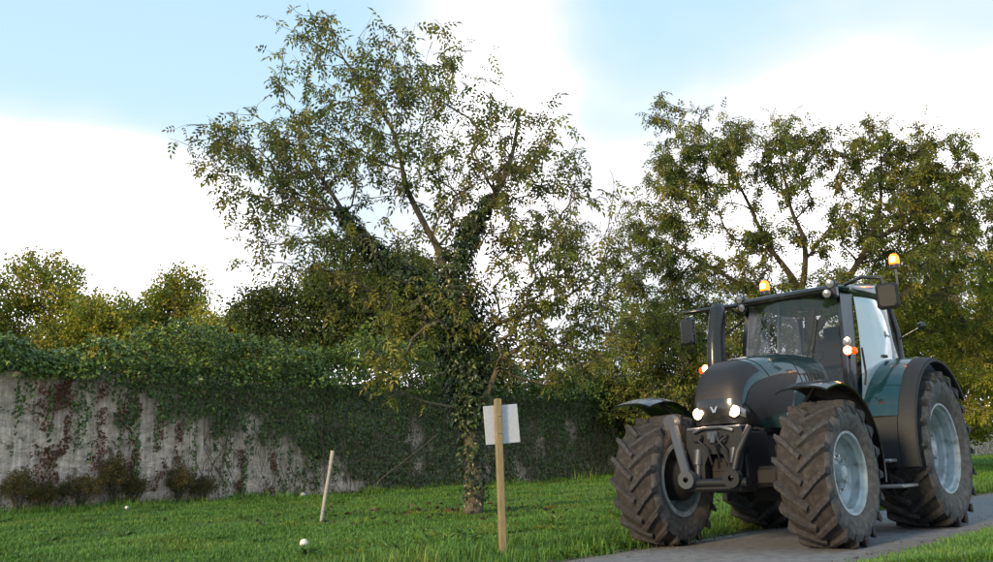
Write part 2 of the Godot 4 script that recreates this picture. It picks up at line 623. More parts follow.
# ------------------------------------------------------------------ materials
func make_materials():
	var leaf := mat("leaf", Color.WHITE, 0.5)
	leaf.vertex_color_use_as_albedo = true
	leaf.backlight_enabled = true
	leaf.backlight = Color(0.85, 0.85, 0.85)
	leaf.cull_mode = BaseMaterial3D.CULL_DISABLED
	var gl := mat("gloss_leaf", Color.WHITE, 0.36)
	gl.vertex_color_use_as_albedo = true
	gl.backlight_enabled = true
	gl.backlight = Color(0.25, 0.25, 0.25)
	gl.cull_mode = BaseMaterial3D.CULL_DISABLED
	var gr := mat("grass", Color.WHITE, 0.55)
	gr.vertex_color_use_as_albedo = true
	gr.backlight_enabled = true
	gr.backlight = Color(0.5, 0.5, 0.5)
	gr.cull_mode = BaseMaterial3D.CULL_DISABLED
	var soil := mat("soil", Color.WHITE, 0.95)
	soil.albedo_texture = noise_tex(0.02, [[0.0, lin(0.03, 0.055, 0.012)], [0.5, lin(0.04, 0.085, 0.016)], [1.0, lin(0.06, 0.10, 0.025)]], 4)
	triplanar(soil, 0.35, true)
	var road := mat("asphalt", Color.WHITE, 0.85)
	road.albedo_texture = noise_tex(0.012, [[0.0, lin(0.11, 0.108, 0.11)], [0.42, lin(0.165, 0.165, 0.17)], [0.55, lin(0.19, 0.19, 0.197)], [0.75, lin(0.205, 0.20, 0.20)], [1.0, lin(0.27, 0.265, 0.26)]], 9, FastNoiseLite.TYPE_SIMPLEX_SMOOTH, 1024, 7)
	road.heightmap_enabled = true
	road.heightmap_texture = noise_tex(0.09, [], 12, FastNoiseLite.TYPE_CELLULAR, 512, 2)
	road.heightmap_scale = 0.5
	triplanar(road, 0.5, true)
	var bark := mat("bark", Color.WHITE, 0.95)
	bark.albedo_texture = noise_tex(0.03, [[0.0, lin(0.05, 0.045, 0.03)], [0.5, lin(0.15, 0.135, 0.095)], [1.0, lin(0.29, 0.27, 0.21)]], 15)
	bark.heightmap_enabled = true
	bark.heightmap_texture = noise_tex(0.06, [], 16)
	bark.heightmap_scale = 3.0
	triplanar(bark, 1.4)
	bark.uv1_scale = Vector3(2.4, 0.7, 2.4)
	var db := bark.duplicate()
	db.albedo_color = lin(0.45, 0.42, 0.42)
	M["dark_bark"] = db
	mat("vine_wood", lin(0.10, 0.085, 0.06), 0.9)
	var timber := mat("pale_timber", Color.WHITE, 0.8)
	timber.albedo_texture = noise_tex(0.02, [[0.0, lin(0.16, 0.125, 0.06)], [0.5, lin(0.25, 0.20, 0.10)], [1.0, lin(0.33, 0.27, 0.15)]], 31)
	triplanar(timber, 1.0)
	timber.uv1_scale = Vector3(6, 0.6, 6)
	var wood_ := mat("weathered_wood", Color.WHITE, 0.9)
	wood_.albedo_texture = noise_tex(0.03, [[0.0, lin(0.16, 0.14, 0.13)], [0.5, lin(0.42, 0.39, 0.36)], [1.0, lin(0.62, 0.59, 0.55)]], 32)
	triplanar(wood_, 1.0)
	wood_.uv1_scale = Vector3(7, 1.2, 7)
	var bw := mat("board_white", Color.WHITE, 0.45)
	bw.albedo_texture = noise_tex(0.02, [[0.0, lin(0.39, 0.42, 0.46)], [0.35, lin(0.44, 0.48, 0.535)], [0.6, lin(0.46, 0.50, 0.56)], [1.0, lin(0.50, 0.54, 0.60)]], 33)
	triplanar(bw, 2.0)
	mat("mushroom", lin(0.75, 0.74, 0.68), 0.7)
	mat("mushroom_gill", lin(0.30, 0.24, 0.19), 0.8)
	# tractor
	var teal := mat("teal_paint", lin(0.004, 0.055, 0.062), 0.28, 0.35)
	teal.clearcoat_enabled = true
	teal.clearcoat = 1.0
	teal.clearcoat_roughness = 0.04
	var dusty := func(m: StandardMaterial3D, c: Color, d: Color, sd: int):
		m.albedo_color = Color.WHITE
		m.albedo_texture = noise_tex(0.009, [[0.0, c.lerp(d, 0.35)], [0.38, c], [0.55, c], [0.72, c.lerp(d, 0.16)], [1.0, c.lerp(d, 0.55)]], sd, FastNoiseLite.TYPE_SIMPLEX_SMOOTH, 512, 7)
		triplanar(m, 1.3)
	dusty.call(teal, lin(0.0015, 0.031, 0.034), lin(0.05, 0.055, 0.045), 52)
	var dirt := noise_tex(0.025, [[0.0, Color(0.45, 0.45, 0.45)], [0.55, Color(0.62, 0.62, 0.62)], [1.0, Color(1, 1, 1)]], 44)
	var tyre := mat("tyre_rubber", Color.WHITE, 0.9)
	tyre.albedo_texture = noise_tex(0.02, [[0.0, lin(0.016, 0.015, 0.015)], [0.45, lin(0.026, 0.024, 0.024)], [0.7, lin(0.045, 0.041, 0.039)], [1.0, lin(0.08, 0.073, 0.068)]], 45)
	triplanar(tyre, 1.1)
	var lugs := mat("dusty_rubber", Color.WHITE, 0.9)
	lugs.albedo_texture = noise_tex(0.03, [[0.0, lin(0.022, 0.022, 0.024)], [0.5, lin(0.040, 0.0395, 0.042)], [1.0, lin(0.092, 0.09, 0.092)]], 46)
	triplanar(lugs, 1.3)
	var rim := mat("rim_paint", lin(0.44, 0.51, 0.55), 0.42, 0.15)
	rim.albedo_texture = noise_tex(0.012, [[0.0, Color(0.50, 0.46, 0.42)], [0.35, Color(0.82, 0.81, 0.80)], [0.55, Color(0.95, 0.95, 0.95)], [1.0, Color(1, 1, 1)]], 47)
	triplanar(rim, 1.0)
	var bp := mat("black_plastic", lin(0.014, 0.015, 0.018), 0.42)
	bp.roughness_texture = dirt
	triplanar(bp, 1.5)
	var gb := mat("gloss_black", lin(0.010, 0.011, 0.014), 0.22)
	gb.clearcoat_enabled = true
	gb.clearcoat = 0.5
	gb.clearcoat_roughness = 0.1
	mat("rubber", lin(0.018, 0.019, 0.021), 0.65)
	mat("frame_grey", lin(0.014, 0.017, 0.022), 0.5, 0.3)
	mat("arm_grey", lin(0.07, 0.08, 0.10), 0.45, 0.3)
	mat("dark_iron", lin(0.016, 0.016, 0.018), 0.6, 0.3)
	mat("steel", lin(0.5, 0.5, 0.5), 0.25, 1.0)
	mat("pale_trim", lin(0.45, 0.47, 0.5), 0.3, 0.3)
	mat("aluminium", lin(0.42, 0.40, 0.38), 0.5, 0.7)
	var mesh_ := mat("black_mesh", Color.WHITE, 0.5, 0.1)
	var im := Image.create(64, 64, false, Image.FORMAT_RGB8)
	im.fill(lin(0.024, 0.022, 0.025))
	for a in 2:
		for b in 2:
			for y in range(-12, 13):
				for x in range(-12, 13):
					if x * x + y * y < 130:
						im.set_pixel((16 + a * 32 + x + 64) % 64, (16 + b * 32 + y + 64) % 64, lin(0.008, 0.008, 0.009))
	mesh_.albedo_texture = ImageTexture.create_from_image(im)
	triplanar(mesh_, 28.0)
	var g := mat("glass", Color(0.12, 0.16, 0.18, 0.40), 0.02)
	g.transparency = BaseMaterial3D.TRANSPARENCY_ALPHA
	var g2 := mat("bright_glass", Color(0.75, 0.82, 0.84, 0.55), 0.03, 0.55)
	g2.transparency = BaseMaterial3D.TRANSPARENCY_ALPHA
	var hl := mat("headlamp_glow", Color(1, 0.95, 0.85), 0.2)
	hl.emission_enabled = true
	hl.emission = Color(1, 0.78, 0.55)
	hl.emission_energy_multiplier = 3.0
	var am := mat("amber_glow", Color(1, 0.4, 0.05), 0.2)
	am.emission_enabled = true
	am.emission = Color(1.0, 0.36, 0.06)
	am.emission_energy_multiplier = 2.2
	var ai := mat("amber_core", Color(1, 0.6, 0.3), 0.2)
	ai.emission_enabled = true
	ai.emission = Color(1.0, 0.72, 0.42)
	ai.emission_energy_multiplier = 6.0
	var al := mat("amber_lens", Color(0.9, 0.28, 0.02), 0.15)
	al.emission_enabled = true
	al.emission = Color(1.0, 0.3, 0.03)
	al.emission_energy_multiplier = 0.5
	dusty.call(bp, lin(0.014, 0.015, 0.018), lin(0.045, 0.043, 0.04), 53)
	dusty.call(gb, lin(0.010, 0.011, 0.014), lin(0.06, 0.058, 0.052), 54)
	dusty.call(M.rubber, lin(0.011, 0.013, 0.016), lin(0.04, 0.039, 0.037), 55)
	var sw := mat("dusty_sidewall", Color.WHITE, 0.95)
	sw.albedo_texture = noise_tex(0.016, [[0.0, lin(0.04, 0.039, 0.039)], [0.45, lin(0.088, 0.084, 0.081)], [1.0, lin(0.18, 0.17, 0.16)]], 56)
	triplanar(sw, 1.2)
	mat("seat_cloth", lin(0.03, 0.03, 0.034), 0.9)
	mat("lamp_glass", lin(0.25, 0.27, 0.30), 0.15, 0.6)

# ------------------------------------------------------------------ ground and road
func make_ground():
	var ds := [-600.0, -300.0, -150.0, -80.0, -50.0, -35.0, -27.0]
	var d := -23.0
	while d < 0.0:
		ds.append(d)
		d += 0.25 if d > -7.6 and d < -1.2 else 0.5
	ds += [0.0, 2.0, 5.0, 10.0, 20.0, 60.0, 200.0, 600.0]
	var cs := [-600.0, -300.0, -120.0, -60.0, -30.0, -15.0]
	var c := -8.0
	while c < 40.0:
		cs.append(c)
		c += 0.6
	cs += [42.0, 46.0, 50.0, 56.0, 64.0, 75.0, 90.0, 120.0, 200.0, 400.0, 900.0]
	var g := []
	for cc in cs:
		var row := []
		for dd in ds: row.append(cd(cc, dd, ground_y(cc, dd)))
		g.append(row)
	var m := MB.new()
	m.sheet(g)
	tag(part("grass_field", m, M.soil, self), "", "", "", "structure")
	# the lane
	g = []
	c = -60.0
	while c < 400.0:
		var row := []
		var near := -3.02 + 0.10 * bump.get_noise_1d(c * 14) + 0.05 * bump.get_noise_1d(c * 60)
		var far := -5.88 + 0.06 * bump.get_noise_1d(c * 14 + 300) + 0.05 * bump.get_noise_1d(c * 60 + 90)
		for k in 9:
			var dd := lerpf(far, near, k / 8.0)
			row.append(cd(c, dd, 0.0287 * (dd + 4.66) + 0.012 * sin(PI * k / 8.0) - (0.02 if k == 0 or k == 8 else 0.0)))
		g.append(row)
		c += 0.3 if c > -2 and c < 40 else 4.0
	# wear that stays where it is: two paler wheel tracks, mossy middle, muddy edges
	var st := SurfaceTool.new()
	st.begin(Mesh.PRIMITIVE_TRIANGLES)
	st.set_smooth_group(0)
	var tint := func(i: int, k: int) -> Color:
		var wob := bump.get_noise_2d(i * 2.1, k * 9.0)
		var v: float = [0.6, 1.0, 1.25, 1.15, 0.98, 1.15, 1.25, 1.02, 0.6][k] * (1.0 + 0.35 * wob)
		var mud: float = [1.0, 0.35, 0.0, 0.1, 0.3, 0.1, 0.0, 0.3, 1.0][k]
		return Color(v, v * (1.0 - 0.06 * mud), v * (1.0 - 0.22 * mud))
	for i in g.size() - 1:
		for k in 8:
			for q in [[i, k], [i + 1, k], [i + 1, k + 1], [i, k], [i + 1, k + 1], [i, k + 1]]:
				st.set_color(tint.call(q[0], q[1]))
				st.add_vertex(g[q[0]][q[1]])
	st.generate_normals()
	st.index()
	M.asphalt.vertex_color_use_as_albedo = true
	tag(part("road", st.commit(), M.asphalt, self), "", "", "", "structure")

# ------------------------------------------------------------------ wall and ivy
func ivy_edge(c: float) -> float:
	var pts := [[-20.0, 2.8], [5.0, 3.0], [8.6, 3.05], [9.3, 2.75], [10.4, 2.2], [11.4, 2.15], [12.0, 1.85], [13.2, 1.45], [14.4, 1.2], [15.4, 0.5], [18.0, 0.05], [24.0, 0.0], [26.0, 0.35], [28.0, 0.3], [30.0, 0.0], [80.0, 0.0]]
	for k in pts.size() - 1:
		if c <= pts[k + 1][0]:
			return lerpf(pts[k][1], pts[k + 1][1], clampf((c - pts[k][0]) / (pts[k + 1][0] - pts[k][0]), 0, 1))
	return 0.0

func make_wall():
	rng.seed = 11
	var wn := FastNoiseLite.new()
	wn.seed = 8
	wn.frequency = 0.9
	wn.fractal_octaves = 4
	# rendered rubble with run-off streaks: base tone, vertical streaks, blotches
	var w := 1024
	var h := 512
	var im := Image.create(w, h, false, Image.FORMAT_RGB8)
	var a := FastNoiseLite.new(); a.seed = 1; a.frequency = 0.02; a.fractal_octaves = 5
	var b := FastNoiseLite.new(); b.seed = 2; b.frequency = 0.03; b.fractal_octaves = 3
	for y in h:
		for x in w:
			var blot := a.get_noise_2d(x, y)
			var streak := b.get_noise_2d(x * 1.6, y * 0.12)
			var fine := a.get_noise_2d(x * 7.0, y * 7.0)
			var v := 0.62 * (1.0 + 0.5 * blot + 0.35 * fine)
			v *= 1.0 - 0.38 * smoothstep(0.2, 0.5, streak) * smoothstep(-0.3, 0.4, blot + fine)
			v *= 1.0 - 0.15 * smoothstep(0.1, 0.45, b.get_noise_2d(x * 4.0 + 77, y * 0.5))
			v *= 1.0 + 0.3 * smoothstep(0.15, 0.4, -streak)
			var warm := 0.5 + 0.5 * b.get_noise_2d(x * 0.5 + 500, y * 0.5)
			var moss := smoothstep(0.2, 0.5, a.get_noise_2d(x * 0.6 + 900, y * 0.6) + 0.45 * (float(y) / h - 0.75))
			var c := Color(v * lerpf(1.10, 1.18, warm), v * 0.895, v * lerpf(0.77, 0.71, warm))
			c = c.lerp(Color(0.05, 0.055, 0.025), moss * 0.75)
			im.set_pixel(x, y, c.linear_to_srgb())
	var wm := mat("wall_render", Color.WHITE, 0.95)
	wm.albedo_texture = ImageTexture.create_from_image(im)
	wm.heightmap_enabled = true
	wm.heightmap_texture = noise_tex(0.035, [], 77)
	wm.heightmap_scale = 4.0
	var root := thing("garden_wall", "long pale grey rendered stone wall hung with ivy behind the grass", "wall")
	var v := PackedVector3Array()
	var uv := PackedVector2Array()
	var idx := PackedInt32Array()
	var c := -16.0
	var rows := 16
	var cols := 0
	while c < 78.0:
		for k in rows + 3:
			var yy: float = 3.25 * min(k, rows) / rows
			var top := 0.12 * wn.get_noise_1d(c * 0.6)
			var p := cd(c, WALL_D + 0.07 * wn.get_noise_2d(c * 1.5, yy * 1.5) - 0.05 * yy / 3.0, yy - 0.25 + top * yy / 3.0)
			if k == rows + 1: p -= ACROSS * 0.55
			if k == rows + 2: p += -ACROSS * 0.6 + Vector3(0, -3.4, 0)
			v.append(p)
			uv.append(Vector2(c / 6.0, 1.0 - yy / 3.25))
		cols += 1
		c += 0.22 if c < 34 else 0.8
	for i in cols - 1:
		for k in rows + 2:
			var q := i * (rows + 3) + k
			var r := q + rows + 3
			for t in [q, q + 1, r, r, q + 1, r + 1]: idx.append(t)
	var st := SurfaceTool.new()
	st.begin(Mesh.PRIMITIVE_TRIANGLES)
	st.set_smooth_group(0)
	for t in idx:
		st.set_uv(uv[t])
		st.add_vertex(v[t])
	st.generate_normals()
	st.index()
	part("wall_face", st.commit(), wm, root)

	# ivy: a thick overgrown top and curtains that hang down the face
	var pal := [Color(0.0675, 0.124, 0.0216), Color(0.0473, 0.0845, 0.0156), Color(0.0945, 0.163, 0.0252), Color(0.0473, 0.0715, 0.018), Color(0.142, 0.202, 0.0312), Color(0.0878, 0.111, 0.03)]
	var dull := [Color(0.109, 0.138, 0.042), Color(0.147, 0.145, 0.063), Color(0.0775, 0.116, 0.0308), Color(0.062, 0.0943, 0.028), Color(0.124, 0.167, 0.0476)]
	var xf := []
	var cl := []
	var big := FastNoiseLite.new(); big.seed = 41; big.frequency = 0.55
	var strand := FastNoiseLite.new(); strand.seed = 43; strand.frequency = 1.6
	for i in 190000:
		c = -8.0 + 48.0 * pow(rng.randf(), 1.25) if i % 6 else rng.randf_range(30.0, 77.0)
		var y := rng.randf() * 3.3
		var e := ivy_edge(c) + 0.55 * big.get_noise_2d(c, y * 0.6) + 0.35 * strand.get_noise_2d(c * 1.4, y * 0.4)
		var hang: float = strand.get_noise_2d(c * 1.5, y * 0.18)
		var keep: bool = y > e
		if not keep and hang > 0.16 and y > e - 2.2 + (0.4 - hang) * 3.0: keep = rng.randf() < 0.55
		if keep and y < 2.2 and c > 11.0:
			var hole := big.get_noise_2d(c * 1.2 + 70, y * 0.9)
			if hole > 0.3 and rng.randf() < 0.85: keep = false
		if not keep: continue
		var out := 0.05 + 0.16 * rng.randf() + 0.25 * maxf(0.0, big.get_noise_2d(c * 1.3, y * 1.3 + 30)) + 0.12 * smoothstep(2.0, 3.0, y)
		var p := cd(c, WALL_D + out, y)
		var d := (Vector3(0, -0.9, 0) + rand_dir() * 0.6).normalized()
		xf.append(Transform3D(frame(d, (ACROSS * 0.9 + rand_dir() * 0.55 + Vector3(0, 0.35, 0)).normalized(), rng.randf_range(0.4, 1.0) + 0.7 * pow(rng.randf(), 3.0)), p))
		cl.append(pick(dull if y < 1.6 and c > 16.0 and rng.randf() < 0.75 else pal))
	var leaf := ivy_leaf(0.07)
	var o := many("ivy_curtain", leaf, M.gloss_leaf, xf, cl, self)
	tag(o, "dark green ivy hanging down the face of the pale wall", "ivy")
	# the hedge of ivy that sits on the wall's top
	xf = []
	cl = []
	var pal2 := [Color(0.0585, 0.102, 0.0154), Color(0.078, 0.138, 0.0187), Color(0.117, 0.192, 0.0242), Color(0.111, 0.162, 0.0198), Color(0.182, 0.24, 0.0308)]
	for i in 110000:
		c = -10.0 + 50.0 * pow(rng.randf(), 1.2) if i % 5 else rng.randf_range(28.0, 78.0)
		var top := 3.5 + 0.75 * big.get_noise_1d(c * 0.9) + 0.75 * smoothstep(7.0, 12.5, c) - 0.45 * smoothstep(20.0, 27.0, c) + 0.45 * strand.get_noise_1d(c * 1.1) + 0.5 * smoothstep(9.0, 3.0, c)
		var f := rng.randf()
		var y := lerpf(2.8, top, pow(f, 0.75))
		var mid := (y - 2.8) / (top - 2.8)
		var half := 0.75 * sqrt(maxf(0.05, 1.0 - mid * mid * 0.9)) * (1.0 + 0.5 * big.get_noise_2d(c * 1.4, y * 2.0))
		var dd := rng.randf_range(-1.0, 1.0)
		dd = signf(dd) * pow(absf(dd), 0.45) * half
		if big.get_noise_3d(c * 2.2, y * 2.4, dd * 2.0) < -0.22: continue
		var p := cd(c, WALL_D - 0.15 + dd, y)
		xf.append(Transform3D(frame((rand_dir() + Vector3(0, -0.4, 0)).normalized(), (ACROSS * (0.6 if dd > 0 else -0.6) + Vector3(0, 0.6, 0) + rand_dir() * 0.6).normalized(), rng.randf_range(0.7, 1.6)), p))
		cl.append(pick(pal2))
	o = many("ivy_hedge", leaf, M.gloss_leaf, xf, cl, self)
	tag(o, "bushy mass of ivy growing over the top of the wall", "ivy")
	# bare stems hanging over the curtain
	var vm := MB.new()
	for i in 260:
		c = rng.randf_range(11.0, 31.0)
		var y1 := rng.randf_range(1.6, 3.4)
		var y0 := maxf(0.05, y1 - rng.randf_range(0.8, 2.6))
		var ps := []
		for k in 6: ps.append(cd(c + rng.randfn(0, 0.05) + 0.05 * k * rng.randf_range(-1, 1), WALL_D + rng.randf_range(0.16, 0.40), lerpf(y1, y0, k / 5.0)))
		vm.tube(ps, rng.randf_range(0.004, 0.012), 3, false)
	var vn := part("hanging_stems", vm, M.vine_wood, self)
	tag(vn, "tangle of bare grey brown stems hanging over the ivied wall", "vine", "", "stuff")
	# reddened creeper on the bare left part
	xf = []
	cl = []
	var red := [Color(0.21, 0.06, 0.04), Color(0.29, 0.11, 0.07), Color(0.15, 0.055, 0.04), Color(0.14, 0.08, 0.04), Color(0.09, 0.12, 0.03)]
	for s in [[8.0, 3.0, 0.5, 0.16], [8.2, 3.0, 0.3, 0.10], [8.4, 2.95, 0.4, 0.06], [9.2, 2.85, 0.7, 0.09], [9.7, 2.75, 0.6, 0.12], [9.95, 2.5, 0.25, 0.06], [10.55, 2.3, 0.4, 0.07], [11.0, 2.2, 1.0, 0.05], [12.7, 1.3, 0.2, 0.06], [13.6, 1.2, 0.1, 0.06]]:
		for i in int((s[1] - s[2]) * 240):
			var y := rng.randf_range(s[2], s[1])
			c = s[0] + 0.16 * wn.get_noise_2d(s[0] * 9, y * 1.4) + rng.randfn(0, s[3])
			if big.get_noise_2d(c * 3.0, y * 3.0) < -0.1: continue
			xf.append(Transform3D(frame((Vector3(0, -0.9, 0) + rand_dir() * 0.6).normalized(), (ACROSS + rand_dir() * 0.5).normalized(), rng.randf_range(0.4, 0.95)), cd(c, WALL_D + 0.06 + 0.06 * rng.randf(), y)))
			cl.append(pick(red))
	o = many("red_creeper", leaf, M.leaf, xf, cl, self)
	tag(o, "reddish creeper strands down the bare left part of the wall", "creeper")

# ------------------------------------------------------------------ grass
func make_grass():
	rng.seed = 23
	var lawn := []
	var lawn_c := []
	var tall := []
	var tall_c := []
	var patch := FastNoiseLite.new(); patch.seed = 51; patch.frequency = 0.35; patch.fractal_octaves = 3
	var pal := [Color(0.082, 0.205, 0.022), Color(0.105, 0.235, 0.027), Color(0.066, 0.165, 0.018), Color(0.145, 0.25, 0.036), Color(0.1, 0.185, 0.03)]
	for i in 130000:
		var z := 7.4 * pow(78.0 / 7.4, pow(rng.randf(), 1.25))
		var x := rng.randf_range(-1, 1) * (z * 0.60 + 2.2)
		var p := Vector3(x, 0, -z)
		var c := p.dot(ALONG)
		var d := p.dot(ACROSS)
		if d < WALL_D + 0.05 or d > 3.0: continue
		var edge := 0.06 * bump.get_noise_1d(c * 14 + (300.0 if d < -4.4 else 0.0)) + rng.randfn(0, 0.06) + (0.14 if d < -4.4 else -0.18) * maxf(0.0, patch.get_noise_2d(c * 4.0, 3.0))
		if d > -5.90 + edge and d < -2.99 + edge: continue
		var far := smoothstep(10.0, 45.0, z)
		var k := patch.get_noise_2d(c, d)
		p.y = ground_y(c, d)
		var s := rng.randf_range(0.7, 1.25) * (1.0 + far * 1.6) * (1.0 + 0.5 * k)
		var col := pick(pal)
		var dry := smoothstep(0.15, 0.5, patch.get_noise_2d(c * 1.7 + 40, d * 1.7))
		col = col.lerp(Color(col.r * 1.7, col.g * 1.15, col.b * 1.1), dry * 0.7)
		col = col.lerp(Color(0.13, 0.27, 0.02), 0.75 * smoothstep(22.0, 32.0, c) * smoothstep(-5.0, -9.0, d))
		var verge := 0.0
		if d < -5.8: verge = smoothstep(-7.6, -6.0, d) * smoothstep(3.0, 7.0, c)
		verge = maxf(verge, smoothstep(WALL_D + 1.6, WALL_D + 0.2, d))
		var t := Transform3D(Basis(Vector3.UP, rng.randf() * TAU).scaled(Vector3(s, s * rng.randf_range(0.7, 1.2), s)), p)
		if rng.randf() < verge * 0.45:
			t.basis = t.basis.scaled(Vector3.ONE * rng.randf_range(0.55, 1.05))
			tall.append(t)
			tall_c.append(col)
		else:
			lawn.append(t)
			lawn_c.append(col)
	tag(many("lawn_grass", grass_tuft(15, 0.055, 0.14, 0.005), M.grass, lawn, lawn_c, self), "short green grass between the lane and the wall", "grass")
	tag(many("tall_grass", grass_tuft(13, 0.14, 0.13, 0.006), M.grass, tall, tall_c, self), "taller rough grass along the lane's edge and the wall's foot", "grass")
	# broad-leaved weeds
	var wv := PackedVector3Array()
	var wn := PackedVector3Array()
	for k in 9:
		var a := TAU * k / 9.0 + rng.randf_range(-0.3, 0.3)
		leaf_into(wv, wn, Vector3(0, 0.01, 0), Vector3(cos(a), rng.randf_range(0.25, 1.1), sin(a)).normalized(), Vector3.UP, rng.randf_range(0.12, 0.22), rng.randf_range(0.035, 0.06), 0.3)
	var wx := []
	var wc := []
	var green := [Color(0.07, 0.15, 0.025), Color(0.10, 0.19, 0.03), Color(0.05, 0.11, 0.02), Color(0.14, 0.19, 0.035)]
	for i in 1500:
		var c := rng.randf_range(4.0, 24.0)
		var d := -5.9 - 2.2 * pow(rng.randf(), 1.6)
		if i % 3 == 0:
			c = rng.randf_range(2.0, 26.0)
			d = rng.randf_range(WALL_D + 0.4, -6.0)
		if patch.get_noise_2d(c * 2.0 + 9, d * 2.0) < (0.22 if i % 3 == 0 else -0.05): continue
		wx.append(Transform3D(Basis(Vector3.UP, rng.randf() * TAU).scaled(Vector3.ONE * rng.randf_range(0.35, 1.0)), cd(c, d, ground_y(c, d))))
		wc.append(pick(green))
	tag(many("weeds", from_arrays(wv, wn), M.grass, wx, wc, self), "broad leaved weeds in the grass along the lane's far edge", "weeds")
	# grit on the lane
	var gm := MB.new()
	gm.box(Vector3.ZERO, Vector3(1, 0.6, 0.8), Basis(Vector3(0.3, 1, 0.2).normalized(), 0.5), 0.25)
	wx = []
	wc = []
	for i in 2600:
		var c := rng.randf_range(-1.0, 24.0)
		var edge := 0.35 * pow(rng.randf(), 2.0) if rng.randf() < 0.75 else rng.randf_range(0.3, 1.4)
		var d := -5.80 + edge if rng.randf() < 0.5 else -2.98 - edge
		wx.append(Transform3D(frame(rand_dir(), rand_dir(), rng.randf_range(0.006, 0.022)), cd(c, d, 0.0287 * (d + 4.66) + 0.008)))
		var k := rng.randf_range(0.06, 0.26)
		wc.append(Color(k, k * 0.94, k * 0.85))
	tag(many("grit", gm.done(), M.leaf, wx, wc, self), "loose grit lying along the edges of the grey lane", "grit")
	# fallen leaves
	var v := PackedVector3Array()
	var n := PackedVector3Array()
	leaf_into(v, n, Vector3(0, 0, 0), Vector3(0, 1, 0), Vector3(0, 0, 1), 0.09, 0.045, 0.5)
	var xf := []
	var cl := []
	var brown := [Color(0.10, 0.06, 0.025), Color(0.06, 0.04, 0.025), Color(0.14, 0.09, 0.03), Color(0.045, 0.035, 0.028)]
	for i in 330:
		var p := Vector3(-0.5, 0, -16) + Vector3(rng.randfn(-0.6, 1.7), 0, rng.randfn(0.1, 1.3))
		if i > 130: p = cd(rng.randf_range(12, 29), WALL_D + 0.3 + 1.2 * rng.randf() * rng.randf())
		var c := p.dot(ALONG)
		var d := p.dot(ACROSS)
		if d < WALL_D + 0.1: continue
		p.y = ground_y(c, d) + rng.randf_range(0.03, 0.09)
		xf.append(Transform3D(frame((rand_dir() * Vector3(1, 0.3, 1)).normalized(), (Vector3.UP + rand_dir() * 0.6).normalized(), rng.randf_range(0.7, 1.6)), p))
		cl.append(pick(brown))
	tag(many("fallen_leaves", from_arrays(v, n), M.leaf, xf, cl, self), "brown fallen leaves in the grass under the walnut tree", "leaves")

